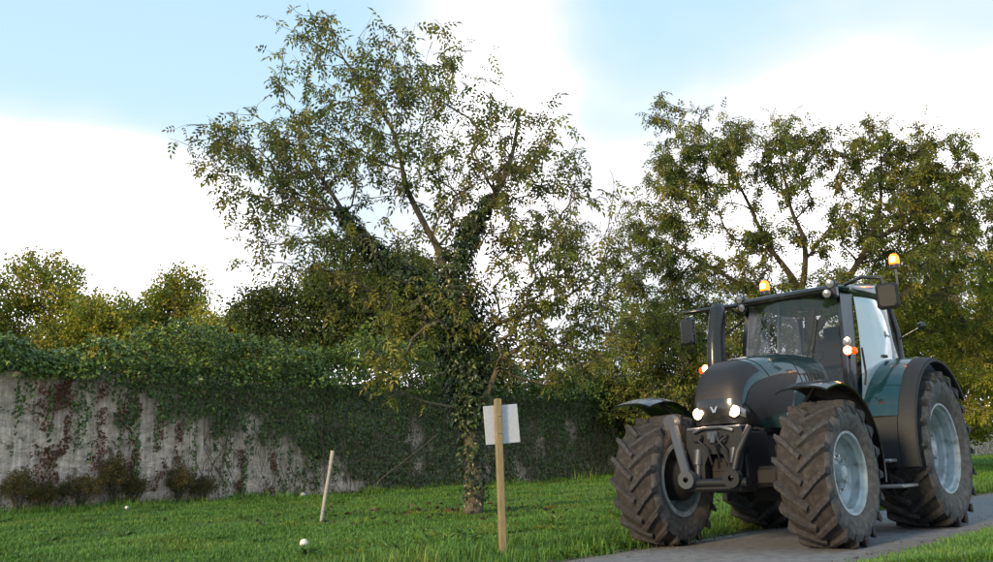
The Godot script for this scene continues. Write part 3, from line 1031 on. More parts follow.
# ------------------------------------------------------------------ trees
func make_trees():
	rng.seed = 31
	var walnut := compound_leaf(3, 0.12, 0.046, 0.07)
	var small := cluster_leaf(9, 0.22, 0.11, 0.06)
	var dense := cluster_leaf(14, 0.30, 0.13, 0.085)
	var olive := [Color(0.0935, 0.14, 0.0231), Color(0.127, 0.179, 0.0273), Color(0.0715, 0.0952, 0.0273), Color(0.187, 0.213, 0.0315), Color(0.264, 0.241, 0.042), Color(0.116, 0.112, 0.0525), Color(0.154, 0.185, 0.0294)]
	var B := Vector3(-0.5, 0, -16)
	var trunk := [Vector3(0, -0.15, 0), Vector3(0.04, 0.7, 0), Vector3(0.03, 1.6, 0.02), Vector3(-0.02, 2.4, 0), Vector3(-0.12, 3.0, 0), Vector3(-0.25, 3.7, 0)]
	var up := [Vector3(-0.25, 3.7, 0), Vector3(-0.2, 4.3, 0.1), Vector3(0.1, 5.0, 0.1), Vector3(0.6, 5.7, 0.1), Vector3(0.9, 6.5, 0.0), Vector3(1.0, 7.2, -0.1)]
	var left := [Vector3(-0.2, 3.3, 0), Vector3(-0.9, 3.9, 0.2), Vector3(-1.8, 4.7, 0.3), Vector3(-2.3, 5.5, 0.3), Vector3(-2.9, 6.4, 0.3)]
	var top := [Vector3(-0.25, 3.7, 0), Vector3(-0.6, 4.8, -0.4), Vector3(-1.1, 5.8, -0.4), Vector3(-1.3, 6.8, -0.2), Vector3(-2.2, 8.2, 0.1)]
	var pale := [Vector3(0.05, 1.75, 0.02), Vector3(0.35, 2.15, 0.2), Vector3(0.62, 2.65, 0.3), Vector3(1.0, 2.85, 0.3), Vector3(1.7, 2.75, 0.4), Vector3(2.3, 2.5, 0.5)]
	var right := [Vector3(-0.1, 2.7, 0), Vector3(0.5, 3.2, 0.2), Vector3(1.2, 3.4, 0.3), Vector3(1.9, 3.75, 0.3), Vector3(2.4, 4.3, 0.3)]
	var hang := [Vector3(-0.1, 2.9, 0.1), Vector3(-0.5, 3.2, 0.6), Vector3(-0.9, 2.9, 0.9), Vector3(-1.1, 2.3, 1.0)]
	var clumps := [
		[Vector3(-3.0, 8.85, 0), Vector3(0.8, 0.5, 1.0), 22], [Vector3(-2.2, 8.2, 0), Vector3(1.6, 0.9, 1.7), 75], [Vector3(-4.0, 6.6, 0.4), Vector3(1.2, 0.7, 1.4), 60], [Vector3(-3.4, 6.2, 0.3), Vector3(1.3, 1.0, 1.7), 90], [Vector3(-2.3, 6.6, 0.2), Vector3(1.7, 1.2, 1.9), 150],
		[Vector3(-3.2, 4.9, 0.1), Vector3(1.3, 1.2, 1.5), 110], [Vector3(-0.7, 6.8, 0), Vector3(1.8, 1.3, 2.0), 170], [Vector3(-0.7, 8.1, 0), Vector3(1.3, 0.7, 1.6), 80],
		[Vector3(1.1, 6.5, 0), Vector3(1.2, 0.8, 1.6), 80], [Vector3(1.5, 5.4, 0.2), Vector3(1.25, 1.1, 1.6), 120], [Vector3(1.3, 4.2, 0.3), Vector3(1.4, 0.8, 1.4), 100], [Vector3(2.2, 4.0, 0.3), Vector3(0.9, 0.8, 1.0), 50],
		[Vector3(-1.7, 4.4, -0.3), Vector3(1.4, 1.0, 1.5), 120], [Vector3(-1.2, 2.6, 0.9), Vector3(0.6, 0.85, 0.6), 46], [Vector3(1.6, 2.8, 0.4), Vector3(1.3, 0.7, 0.9), 120],
		[Vector3(0.1, 5.5, 0), Vector3(1.3, 0.9, 1.7), 70], [Vector3(-0.6, 3.5, 0.6), Vector3(0.9, 0.7, 0.7), 40], [Vector3(1.3, 3.4, 0.4), Vector3(1.2, 0.5, 1.0), 60]]
	var sk := tree("walnut_tree", "large open walnut tree with an ivy clad trunk, left of the tractor", B, [[trunk, 0.175, 0.12], [up, 0.10, 0.02], [left, 0.09, 0.022], [top, 0.085, 0.018], [pale, 0.07, 0.012], [right, 0.05, 0.012], [hang, 0.04, 0.012]], clumps,
		{"seed": 101, "leaf": walnut, "per": 4, "back": 4, "pal": olive, "droop": 0.8, "twig": 0.0042, "power": 0.45, "s0": 0.5, "s1": 1.15, "skip": 0.12})
	# ivy up its trunk and main limbs
	rng.seed = 77
	var ivy := [Color(0.026, 0.046, 0.012), Color(0.036, 0.062, 0.015), Color(0.05, 0.08, 0.018), Color(0.02, 0.034, 0.011), Color(0.07, 0.10, 0.02)]
	var xf := []
	var cl := []
	sheath([Vector3(0.0, 1.5, 0), Vector3(-0.05, 2.4, 0), Vector3(-0.15, 3.0, 0), Vector3(-0.28, 3.8, 0)], 0.30, 0.54, 2200, xf, cl, ivy)
	sheath([Vector3(-0.28, 3.6, 0), Vector3(-0.2, 4.3, 0.1), Vector3(0.1, 5.0, 0.1), Vector3(0.45, 5.5, 0.1)], 0.36, 0.07, 1000, xf, cl, ivy)
	sheath([Vector3(-0.2, 3.3, 0), Vector3(-0.9, 3.9, 0.2), Vector3(-1.8, 4.7, 0.3), Vector3(-2.2, 5.3, 0.3)], 0.32, 0.08, 700, xf, cl, ivy)
	sheath([Vector3(0.04, 0.2, 0.02), Vector3(0.03, 1.6, 0.02)], 0.18, 0.26, 420, xf, cl, ivy)
	var o := many("trunk_ivy", ivy_leaf(0.075), M.gloss_leaf, xf, cl, self)
	o.position = B
	tag(o, "dark ivy wrapped round the trunk and limbs of the left walnut tree", "ivy")

	var olive2 := olive.map(func(c): return Color(c.r * 1.05, c.g * 1.05, c.b))
	# the walnuts behind the tractor
	var B2 := Vector3(8.3, 0, -24)
	tree("walnut_tree", "wide walnut tree directly behind the tractor's cab, limbs forking above the roof", B2,
		[[[Vector3(0, -0.2, 0), Vector3(0.05, 1.5, 0), Vector3(-0.05, 3.0, 0), Vector3(-0.1, 4.2, 0)], 0.26, 0.18],
		[[Vector3(-0.1, 4.2, 0), Vector3(-0.5, 5.3, 0.1), Vector3(-1.1, 6.3, 0.1), Vector3(-1.6, 7.6, 0.1), Vector3(-2.2, 9.2, 0)], 0.11, 0.02],
		[[Vector3(-0.3, 5.0, 0.1), Vector3(-0.2, 6.2, 0.3), Vector3(-0.5, 7.4, 0.3), Vector3(-0.6, 9.0, 0.2)], 0.09, 0.025],
		[[Vector3(-0.05, 3.9, 0), Vector3(0.7, 5.0, 0.2), Vector3(1.5, 6.2, 0.2), Vector3(2.0, 7.4, 0.1), Vector3(2.2, 9.0, 0)], 0.12, 0.02],
		[[Vector3(1.5, 6.2, 0.2), Vector3(2.6, 6.8, 0.4), Vector3(3.7, 7.6, 0.3)], 0.08, 0.025],
		[[Vector3(-0.1, 3.6, 0), Vector3(-1.2, 4.6, 0.5), Vector3(-2.6, 5.5, 0.6), Vector3(-4.0, 6.4, 0.5)], 0.10, 0.025]],
		[[Vector3(-2.5, 8.9, 0), Vector3(1.6, 1.2, 1.8), 150], [Vector3(-3.8, 10.1, 0.2), Vector3(0.6, 0.45, 0.7), 16], [Vector3(-3.4, 7.7, 0), Vector3(1.5, 1.3, 1.8), 130], [Vector3(-4.4, 6.2, 0.2), Vector3(1.3, 1.4, 1.6), 120],
		[Vector3(-0.8, 9.3, 0), Vector3(1.4, 0.8, 1.6), 80], [Vector3(-0.4, 8.0, 0), Vector3(1.4, 0.8, 1.7), 50], [Vector3(1.9, 8.9, 0), Vector3(1.5, 1.0, 1.7), 110], [Vector3(2.2, 7.5, 0), Vector3(1.8, 1.1, 1.9), 140],
		[Vector3(3.9, 7.6, 0), Vector3(1.2, 1.3, 1.5), 90], [Vector3(3.0, 5.8, 0.3), Vector3(1.6, 1.2, 1.8), 120], [Vector3(-2.6, 5.4, 0.3), Vector3(1.5, 1.0, 1.6), 110], [Vector3(0.9, 6.5, 0.2), Vector3(1.2, 0.7, 1.4), 50], [Vector3(-4.2, 4.3, 0.3), Vector3(1.4, 1.0, 1.4), 80], [Vector3(0.2, 5.0, 0.6), Vector3(2.3, 0.8, 1.2), 120], [Vector3(-1.3, 6.6, 0), Vector3(1.1, 0.7, 1.3), 60], [Vector3(0.4, 8.9, 0), Vector3(1.0, 0.6, 1.2), 40], [Vector3(3.4, 8.8, 0), Vector3(1.3, 0.9, 1.4), 80]],
		{"seed": 102, "leaf": walnut, "per": 8, "back": 4, "pal": olive2, "bark": "dark_bark", "droop": 0.7, "twig": 0.005, "power": 0.45, "s0": 0.65, "s1": 1.15, "skip": 0.04})
	var gold := [Color(0.144, 0.201, 0.022), Color(0.21, 0.262, 0.0242), Color(0.3, 0.317, 0.0308), Color(0.12, 0.159, 0.0242), Color(0.348, 0.317, 0.033), Color(0.168, 0.226, 0.0264)]
	tree("walnut_tree", "yellowing walnut tree at the right edge, behind the tractor's rear wheel", Vector3(14.6, 0, -27.5),
		[[[Vector3(0, -0.2, 0), Vector3(0.1, 1.5, 0), Vector3(0, 3.0, 0)], 0.24, 0.17], [[Vector3(0, 3.0, 0), Vector3(-0.8, 4.6, 0.2), Vector3(-1.4, 6.6, 0.2), Vector3(-1.8, 8.6, 0)], 0.13, 0.03], [[Vector3(0, 3.0, 0), Vector3(0.9, 4.8, 0), Vector3(1.5, 7.0, 0), Vector3(1.5, 9.0, 0)], 0.13, 0.03], [[Vector3(-0.2, 3.3, 0), Vector3(-1.8, 4.2, 0.4), Vector3(-3.0, 4.6, 0.5)], 0.08, 0.02]],
		[[Vector3(-1.8, 8.6, 0), Vector3(1.6, 1.2, 1.6), 80], [Vector3(0.6, 8.8, 0), Vector3(1.8, 1.4, 1.8), 110], [Vector3(-2.0, 6.6, 0.2), Vector3(1.8, 1.3, 1.8), 120], [Vector3(0.8, 6.8, 0), Vector3(1.8, 1.4, 1.8), 120], [Vector3(-2.6, 4.6, 0.4), Vector3(1.6, 1.2, 1.5), 120], [Vector3(0.2, 4.6, 0.5), Vector3(2.0, 1.4, 1.6), 140], [Vector3(-1.2, 2.7, 0.6), Vector3(2.0, 1.0, 1.3), 120], [Vector3(2.6, 5.0, 0), Vector3(1.5, 2.0, 1.8), 120]],
		{"seed": 103, "leaf": walnut, "per": 7, "back": 4, "pal": gold, "droop": 0.6, "twig": 0.006, "power": 0.47, "s0": 0.85, "s1": 1.35})
	# trees beyond the wall
	var ever := [Color(0.0438, 0.075, 0.0176), Color(0.0688, 0.106, 0.022), Color(0.0938, 0.138, 0.0264), Color(0.0562, 0.0688, 0.022), Color(0.15, 0.175, 0.0275)]
	tree("bushy_tree", "dark bushy tree beyond the wall, behind the left walnut's trunk", Vector3(-3.4, 0, -30.0),
		[[[Vector3(0, -0.2, 0), Vector3(0.1, 2.5, 0), Vector3(0, 4.2, 0)], 0.2, 0.1]],
		[[Vector3(0.2, 5.6, 0), Vector3(1.8, 1.4, 1.4), 170], [Vector3(-1.7, 5.0, 0), Vector3(1.5, 1.1, 1.3), 110], [Vector3(1.6, 5.0, 0), Vector3(1.5, 1.2, 1.3), 110], [Vector3(-3.4, 4.8, 0.1), Vector3(1.5, 0.9, 1.1), 80], [Vector3(0.4, 6.9, 0), Vector3(1.3, 1.0, 1.1), 80], [Vector3(-1.9, 6.5, 0), Vector3(1.6, 1.1, 1.2), 130], [Vector3(-4.2, 5.9, 0), Vector3(1.2, 0.9, 1.1), 70], [Vector3(2.3, 4.0, 0.2), Vector3(1.6, 1.0, 1.1), 90]],
		{"seed": 104, "leaf": dense, "per": 6, "back": 3, "pal": ever, "bark": "dark_bark", "droop": 0.2, "twig": 0.007, "group": "dark trees beyond the wall"})
	for a in [["bushy_tree", "loose green tree beyond the wall, just left of the tractor", Vector3(6.0, 0, -35.0), 7.2, 3.4, 105], ["bushy_tree", "green tree beyond the wall, half hidden by the tractor's exhaust", Vector3(10.5, 0, -38.0), 7.8, 3.6, 106]]:
		var hh: float = a[3]
		var rr: float = a[4]
		tree(a[0], a[1], a[2], [[[Vector3(0, -0.2, 0), Vector3(0.1, hh * 0.3, 0), Vector3(0, hh * 0.5, 0)], 0.2, 0.1]],
			[[Vector3(0, hh * 0.78, 0), Vector3(rr * 0.7, hh * 0.2, rr * 0.6), 150], [Vector3(-rr * 0.5, hh * 0.55, 0), Vector3(rr * 0.6, hh * 0.2, rr * 0.6), 130], [Vector3(rr * 0.5, hh * 0.55, 0), Vector3(rr * 0.6, hh * 0.2, rr * 0.6), 130], [Vector3(0, hh * 0.35, rr * 0.3), Vector3(rr * 0.9, hh * 0.14, rr * 0.5), 130]],
			{"seed": a[5], "leaf": small, "per": 6, "back": 3, "pal": olive, "bark": "dark_bark", "droop": 0.3, "twig": 0.007, "s0": 0.9, "s1": 1.5})
	# golden trees far off on the left
	var autumn := [Color(0.19, 0.241, 0.0294), Color(0.291, 0.299, 0.0336), Color(0.381, 0.345, 0.0357), Color(0.224, 0.265, 0.0294), Color(0.123, 0.184, 0.0263), Color(0.392, 0.299, 0.0473)]
	var spots := [[Vector3(-27.5, 0, -43), 11.8, 4.0, 111, "golden green tree beyond the wall at the photo's left edge"], [Vector3(-23.0, 0, -46), 12.3, 3.8, 112, "tallest of the golden trees beyond the wall at far left"], [Vector3(-19.0, 0, -44), 9.6, 3.2, 113, "golden tree beyond the wall, right of the tallest golden tree"], [Vector3(-16.6, 0, -47), 11.4, 2.8, 114, "round crowned golden tree beyond the wall, rightmost of the golden trees"], [Vector3(-12.6, 0, -43), 8.6, 2.8, 115, "lowest golden green tree beyond the wall, left of the dark bushy tree"]]
	for s in spots:
		if s[4] == "": continue
		var hh: float = s[1]
		var rr: float = s[2]
		tree("golden_tree", s[4], s[0], [[[Vector3(0, -0.2, 0), Vector3(0.15, hh * 0.3, 0), Vector3(0, hh * 0.5, 0)], 0.25, 0.14]],
			[[Vector3(0.1, hh * 0.84, 0), Vector3(rr * 0.6, hh * 0.13, rr * 0.6), 90], [Vector3(-rr * 0.5, hh * 0.68, 0), Vector3(rr * 0.55, hh * 0.15, rr * 0.6), 90], [Vector3(rr * 0.5, hh * 0.66, 0.2), Vector3(rr * 0.55, hh * 0.15, rr * 0.6), 90], [Vector3(0, hh * 0.48, rr * 0.3), Vector3(rr * 0.95, hh * 0.13, rr * 0.6), 120], [Vector3(0, hh * 0.32, rr * 0.3), Vector3(rr, hh * 0.10, rr * 0.6), 70]],
			{"seed": s[3], "leaf": dense, "per": 5, "back": 3, "pal": autumn, "droop": 0.2, "twig": 0.009, "s0": 1.0, "s1": 1.7, "skip": 0.12, "group": "golden trees beyond the wall"})
	# right-hand background
	for s in [[Vector3(21.5, 0, -37.5), 10.0, 3.8, 121, "golden green tree by the far end of the wall, at the right edge"], [Vector3(17.5, 0, -40.0), 9.0, 3.4, 122, "golden green tree by the far wall, behind the tractor's rear mudguard"]]:
		var hh: float = s[1]
		var rr: float = s[2]
		tree("golden_tree", s[4], s[0], [[[Vector3(0, -0.2, 0), Vector3(0.15, hh * 0.3, 0), Vector3(0, hh * 0.5, 0)], 0.25, 0.14]],
			[[Vector3(0.1, hh * 0.8, 0), Vector3(rr * 0.7, hh * 0.15, rr * 0.7), 100], [Vector3(-rr * 0.5, hh * 0.6, 0), Vector3(rr * 0.6, hh * 0.16, rr * 0.6), 110], [Vector3(rr * 0.5, hh * 0.6, 0.2), Vector3(rr * 0.6, hh * 0.16, rr * 0.6), 110], [Vector3(0, hh * 0.38, rr * 0.3), Vector3(rr * 0.95, hh * 0.14, rr * 0.6), 150], [Vector3(0, hh * 0.2, rr * 0.3), Vector3(rr, hh * 0.10, rr * 0.6), 120]],
			{"seed": s[3], "leaf": dense, "per": 5, "back": 3, "pal": gold, "droop": 0.2, "twig": 0.009, "s0": 0.9, "s1": 1.4})

# ------------------------------------------------------------------ small things
func make_small_things():
	rng.seed = 61
	var m: MB
	# sign: a blank board nailed to a post, seen from behind
	var sp := Vector3(-0.005, 0, -9.38)
	var sg := thing("sign", "blank pale board on a square timber post beside the lane", "sign", sp + Vector3(0, ground_y(sp.dot(ALONG), sp.dot(ACROSS)), 0))
	sg.rotation.z = deg_to_rad(0.6)
	m = MB.new()
	m.box(Vector3(0, 0.685, 0), Vector3(0.070, 1.67, 0.06), Basis(Vector3.UP, 0.3), 0.008)
	part("post", m, M.pale_timber, sg)
	m = MB.new()
	m.box(Vector3.ZERO, Vector3(0.36, 0.385, 0.012), Basis(), 0.003)
	var bb := Basis(Vector3.UP, 0.3) * Basis(Vector3.BACK, 0.05)
	part("board", m, M.board_white, sg, Transform3D(bb, Vector3(0.045, 1.265, 0) + bb * Vector3(0, 0, -0.042)))
	for y in [1.18, 1.35]:
		m = MB.new()
		m.lathe([Vector2(0.0, 0.012), Vector2(0.007, 0.01), Vector2(0.009, 0)], 8, Transform3D(Basis(Vector3.UP, 0.3 - PI / 2), Vector3(0.01, y, 0.030)))
		part("screw", m, M.steel, sg)
	# leaning stake
	var p := Vector3(-2.91, 0, -15.2)
	var st := thing("stake", "weathered white wooden stake leaning in the grass before the wall", "stake", p)
	m = MB.new()
	m.tube([Vector3(0, -0.1, 0), Vector3(0.07, 0.38, 0.0), Vector3(0.13, 0.75, -0.02), Vector3(0.185, 1.12, -0.02)], [0.030, 0.032, 0.030, 0.036], 7)
	part("shaft", m, M.weathered_wood, st)
	# thin dead branch against the ivy
	var db := thing("dead_branch", "thin grey dead branch slanting up against the ivy on the wall", "branch", cd(15.9, WALL_D + 0.9, 0.1))
	m = MB.new()
	m.tube([Vector3(0, 0, 0), ALONG * 0.8 + Vector3(0, 0.5, 0), ALONG * 1.7 + Vector3(0, 0.98, 0), ALONG * 2.7 + Vector3(0, 1.55, 0)], [0.016, 0.015, 0.012, 0.008], 5)
	m.tube([ALONG * 1.2 + Vector3(0, 0.72, 0), ALONG * 1.7 + Vector3(0, 0.8, 0.15)], [0.01, 0.005], 4)
	part("stick", m, M.bark, db)
	# round white mushrooms in the grass
	for a in [[Vector3(-2.20, 0, -10.55), 0.048, "round white mushroom in the grass nearest the lane, below the stake"], [Vector3(-5.5, 0, -24.2), 0.065, "round white mushroom at the foot of the wall, left of the stake"], [Vector3(-7.6, 0, -19.2), 0.036, "small round white mushroom in the grass at left, before the bare wall"]]:
		var q: Vector3 = a[0]
		q.y = ground_y(q.dot(ALONG), q.dot(ACROSS)) + 0.03
		if q.dot(ACROSS) < WALL_D + 0.6: q += ACROSS * (WALL_D + 0.6 - q.dot(ACROSS))
		var r: float = a[1]
		var mu := thing("mushroom", a[2], "mushroom", q, "round white mushrooms")
		m = MB.new()
		m.lathe([Vector2(0.0, r * 0.98), Vector2(r * 0.4, r * 0.93), Vector2(r * 0.78, r * 0.62), Vector2(r, r * 0.05), Vector2(r * 0.9, -r * 0.4), Vector2(r * 0.5, -r * 0.72), Vector2(0.0, -r * 0.8)], 16, Transform3D(Basis(Vector3.BACK, PI / 2 + 0.15), Vector3(0, r * 0.5, 0)), 1.2)
		part("cap", m, M.mushroom, mu)
		m = MB.new()
		m.tube([Vector3(0, -0.05, 0), Vector3(0, r * 0.6, 0)], [r * 0.3, r * 0.25], 8)
		part("stalk", m, M.mushroom, mu)
	# brown clumps of dead growth at the wall's foot
	var brown := [Color(0.17, 0.12, 0.035), Color(0.11, 0.09, 0.028), Color(0.21, 0.155, 0.045), Color(0.08, 0.085, 0.025), Color(0.13, 0.13, 0.035)]
	var lf := cluster_leaf(7, 0.07, 0.055, 0.022)
	var k := 0
	for a in [[7.5, 0.45, 0.5, 1.0, 360, "brown dead clump at the foot of the wall's left end, leftmost of the clumps"], [8.0, 0.42, 0.4, 0.7, 260, "small brown clump between the leftmost clump and the red creeper"], [8.75, 0.52, 0.4, 0.85, 380, "low brown clump under the red creeper at the wall's foot"], [9.45, 0.36, 0.5, 1.3, 480, "tallest brown clump at the foot of the bare wall"], [9.95, 0.38, 0.4, 0.8, 260, "brown clump leaning on the right side of the tallest clump"], [11.0, 0.40, 0.4, 1.0, 380, "olive brown clump at the wall's foot, second from the stake"], [11.6, 0.35, 0.4, 0.7, 300, "lowest olive brown clump at the wall's foot, nearest the stake"]]:
		bush("dry_clump", a[5], "plant", cd(a[0], WALL_D + 0.22, 0.04), Vector3(a[1], a[3], a[2]), a[4], lf, brown, {"seed": 140 + k, "stems": 12, "group": "brown clumps at the wall's foot"})
		k += 1
	# shrubs on and behind the wall
	var green := [Color(0.045, 0.09, 0.016), Color(0.065, 0.125, 0.02), Color(0.095, 0.165, 0.025), Color(0.14, 0.19, 0.028), Color(0.035, 0.065, 0.014)]
	var sl := cluster_leaf(10, 0.18, 0.10, 0.055)
	k = 0
	for a in [[5.8, -1.3, 1.9, 4.5, "dark green shrub behind the wall at the photo's left edge"], [8.2, -1.5, 1.6, 4.1, "green shrub behind the wall above the red creeper"], [12.6, -1.3, 1.8, 4.6, "green shrub behind the wall below the walnut's left branches"], [15.2, -1.3, 1.6, 4.7, "dark shrub behind the wall above the leaning stake"], [26.0, -1.4, 2.2, 4.3, "green shrub behind the wall right of the sign"], [30.5, -1.4, 2.4, 4.4, "green shrub behind the wall, just left of the tractor's front wheel"], [36.0, -1.4, 3.0, 4.8, "green shrub behind the wall, hidden partly by the tractor's bonnet"]]:
		bush("shrub", a[4], "shrub", cd(a[0], WALL_D + a[1]), Vector3(a[2], a[3], 0.9), 900, sl, green, {"seed": 160 + k, "stems": 10, "group": "shrubs behind the wall"})
		k += 1

# ------------------------------------------------------------------ the tractor
# its own axes: x to its left, y up, z forward; the origin lies on the ground under the rear axle
func tyre_mesh(R: float, W: float, rim: float, lug: float, n: int) -> Array:
	var rc := R - lug
	var h := rc - rim
	var half := [Vector2(rim - 0.01, 0.37), Vector2(rim + 0.015, 0.40), Vector2(rim + h * 0.12, 0.43), Vector2(rim + h * 0.40, 0.495), Vector2(rim + h * 0.62, 0.50), Vector2(rim + h * 0.80, 0.485), Vector2(rc - 0.018, 0.45), Vector2(rc, 0.36), Vector2(rc + 0.006, 0.18)]
	var prof := []
	for p in half: prof.append(Vector2(p.x, -p.y * W))
	prof.append(Vector2(rc + 0.008, 0))
	var rev := half.duplicate()
	rev.reverse()
	for p in rev: prof.append(Vector2(p.x, p.y * W))
	var m := MB.new()
	m.lathe(prof.slice(6, prof.size() - 6), 56, Transform3D(), 1.5)
	var sd := MB.new()
	sd.lathe(prof.slice(0, 7), 56, Transform3D(), 1.5)
	sd.lathe(prof.slice(prof.size() - 7), 56, Transform3D(), 1.5)
	# the lugs: swept bars from the middle out over each shoulder
	var l := MB.new()
	var pitch := TAU / n
	for side in [-1.0, 1.0]:
		for i in n:
			var a0 := pitch * (i + (0.5 if side > 0 else 0.0))
			var st := [[-0.03, 0.0], [0.10, 0.10], [0.26, 0.24], [0.42, 0.36], [0.505, 0.415], [0.515, 0.43]]
			var rings := []
			for k in st.size():
				var x: float = st[k][0] * W * side
				var ang: float = a0 + st[k][1] * W * 1.12 / R
				var top := R
				var bot := rc - 0.015
				if k == 4:
					top = R - 0.012
					bot = rc - 0.05
				if k == 5:
					top = rc - 0.06
					bot = rc - 0.075
				var wt := 0.021
				var wb := 0.036
				var tang := Vector3(0, cos(ang), -sin(ang))
				var rad := Vector3(0, sin(ang), cos(ang))
				var cx := Vector3(x, 0, 0)
				var lean := Vector3(side * 0.5, 0, 0) if k < 5 else Vector3.ZERO
				var t2 := (tang - lean * 1.0).normalized() if k < 4 else tang
				var ring := [cx + rad * bot - t2 * wb, cx + rad * top - t2 * wt, cx + rad * top + t2 * wt, cx + rad * bot + t2 * wb]
				if side > 0: ring.reverse()
				rings.append(ring)
			l.flat()
			l.loft(rings)
	return [m.done(), l.done(), sd.done()]

func rim_mesh(r: float, W: float, deep: float) -> ArrayMesh:
	var m := MB.new()
	var e := 0.405 * W
	# outer face, from the lip in to the disc, then the hub face
	m.lathe([Vector2(r - 0.035, -e), Vector2(r + 0.012, -e - 0.004), Vector2(r + 0.018, -e + 0.012), Vector2(r - 0.012, -e + 0.02), Vector2(r - 0.015, e - 0.02), Vector2(r + 0.018, e - 0.012), Vector2(r + 0.012, e + 0.004), Vector2(r - 0.012, e + 0.002), Vector2(r - 0.022, e - 0.03), Vector2(r - 0.045, e - 0.05), Vector2(r - 0.055, e - 0.13),
		Vector2(r - 0.085, e - 0.15), Vector2(r - 0.095, deep + 0.03), Vector2(r * 0.66, deep), Vector2(r * 0.52, deep + 0.045), Vector2(r * 0.36, deep + 0.05), Vector2(r * 0.34, deep - 0.02), Vector2(r * 0.5, deep - 0.03), Vector2(r - 0.10, deep - 0.03), Vector2(r - 0.06, -e + 0.08), Vector2(r - 0.035, -e)], 56, Transform3D(), 0.5)
	return m.done()

func wheel(parent: Node3D, at: Vector3, left: bool, tm: Array, rm: Mesh, rim_r: float, deep: float, spin: float):
	var w := Node3D.new()
	w.name = "wheel"
	parent.add_child(w, true)
	w.position = at
	w.basis = Basis(Vector3.RIGHT, spin)
	if not left: w.basis = Basis(Vector3.UP, PI) * Basis(Vector3.RIGHT, spin)
	var ty := part("tyre", tm[0], M.tyre_rubber, w)
	var tr := part("tread", tm[1], M.dusty_rubber, w)
	part("sidewall", tm[2], M.dusty_sidewall, w)
	if not left:   # the chevrons point the same way round on both sides
		ty.basis = Basis(Vector3.UP, PI)
		tr.basis = Basis(Vector3.UP, PI)
	part("rim", rm, M.rim_paint, w)
	var m := MB.new()
	m.lathe([Vector2(0, deep + 0.13), Vector2(rim_r * 0.18, deep + 0.125), Vector2(rim_r * 0.22, deep + 0.10), Vector2(rim_r * 0.23, deep + 0.05), Vector2(rim_r * 0.36, deep + 0.04), Vector2(rim_r * 0.36, deep - 0.12), Vector2(0, deep - 0.12)], 24)
	part("hub", m, M.rim_paint, w)
	m = MB.new()
	m.tube([Vector3(0, 0, 0), Vector3(0.028, 0, 0)], [0.016, 0.014], 6)
	var nut := m.done()
	for k in 10:
		var a := TAU * k / 10
		part("wheel_nut", nut, M.steel, w, Transform3D(Basis(), Vector3(deep + 0.048, sin(a) * rim_r * 0.44, cos(a) * rim_r * 0.44)))

func arc_sheet(cy: float, cz: float, r: Callable, x0: float, x1: float, a0: float, a1: float, n: int, cols: int, crown: float) -> Array:
	var g := []
	for i in n + 1:
		var a := deg_to_rad(lerpf(a0, a1, float(i) / n))
		var row := []
		for k in cols + 1:
			var u := float(k) / cols
			var rr: float = r.call(rad_to_deg(a), u) - crown * pow(absf(2 * u - 1), 3.0)
			row.append(Vector3(lerpf(x0, x1, u), cy + sin(a) * rr, cz + cos(a) * rr))
		g.append(row)
	return g

func mirror_x(g: Array) -> Array:
	var out := []
	for row in g:
		var r := []
		for k in range(row.size() - 1, -1, -1): r.append(row[k] * Vector3(-1, 1, 1))
		out.append(r)
	return out

func bonnet_point(s: float, t: float, off := 0.0) -> Vector3:
	# s from the nose (0) back to the windscreen (1), t from the middle (0) round to the side edge (+-1)
	var C := [Vector2(2.97, 1.22), Vector2(3.00, 1.36), Vector2(2.985, 1.50), Vector2(2.93, 1.65), Vector2(2.82, 1.78), Vector2(2.62, 1.875), Vector2(2.3, 1.945), Vector2(1.95, 1.99), Vector2(1.6, 2.015), Vector2(1.12, 2.02)]
	var E := [Vector2(2.66, 1.16), Vector2(2.64, 1.16), Vector2(2.60, 1.16), Vector2(2.52, 1.16), Vector2(2.40, 1.16), Vector2(2.22, 1.16), Vector2(2.0, 1.18), Vector2(1.75, 1.20), Vector2(1.5, 1.22), Vector2(1.12, 1.25)]
	var W := [0.315, 0.32, 0.325, 0.335, 0.355, 0.385, 0.42, 0.435, 0.445, 0.45]
	var f := clampf(s, 0, 1) * 9.0
	var i: int = min(int(f), 8)
	f -= i
	var h := [max(i - 1, 0), i, i + 1, min(i + 2, 9)]
	var c: Vector2 = C[i].cubic_interpolate(C[i + 1], C[h[0]], C[h[3]], f)
	var e: Vector2 = E[i].lerp(E[i + 1], f)
	var w: float = lerpf(W[i], W[i + 1], f)
	var a := absf(t) * PI / 2
	var n := 2.0 / 3.5
	var k := 1.0 - pow(maxf(cos(a), 0.0), n)
	var x := w * pow(sin(a), n) * signf(t)
	var yz := c.lerp(e, k)
	var p := Vector3(x, yz.y, yz.x)
	if off != 0.0:
		var nrm := (p - Vector3(0, 1.45, min(2.35, p.z - 0.1) if s > 0.5 else 2.3)).normalized()
		if s > 0.6: nrm = Vector3(x, (yz.y - 1.45) * 0.8, 0).normalized()
		p += nrm * off
	return p

func bonnet_patch(s0: float, s1: float, t0: float, t1: float, ns: int, nt: int, off: float) -> Array:
	var g := []
	for i in ns + 1:
		var row := []
		for k in nt + 1: row.append(bonnet_point(lerpf(s0, s1, float(i) / ns), lerpf(t0, t1, float(k) / nt), off))
		g.append(row)
	return g

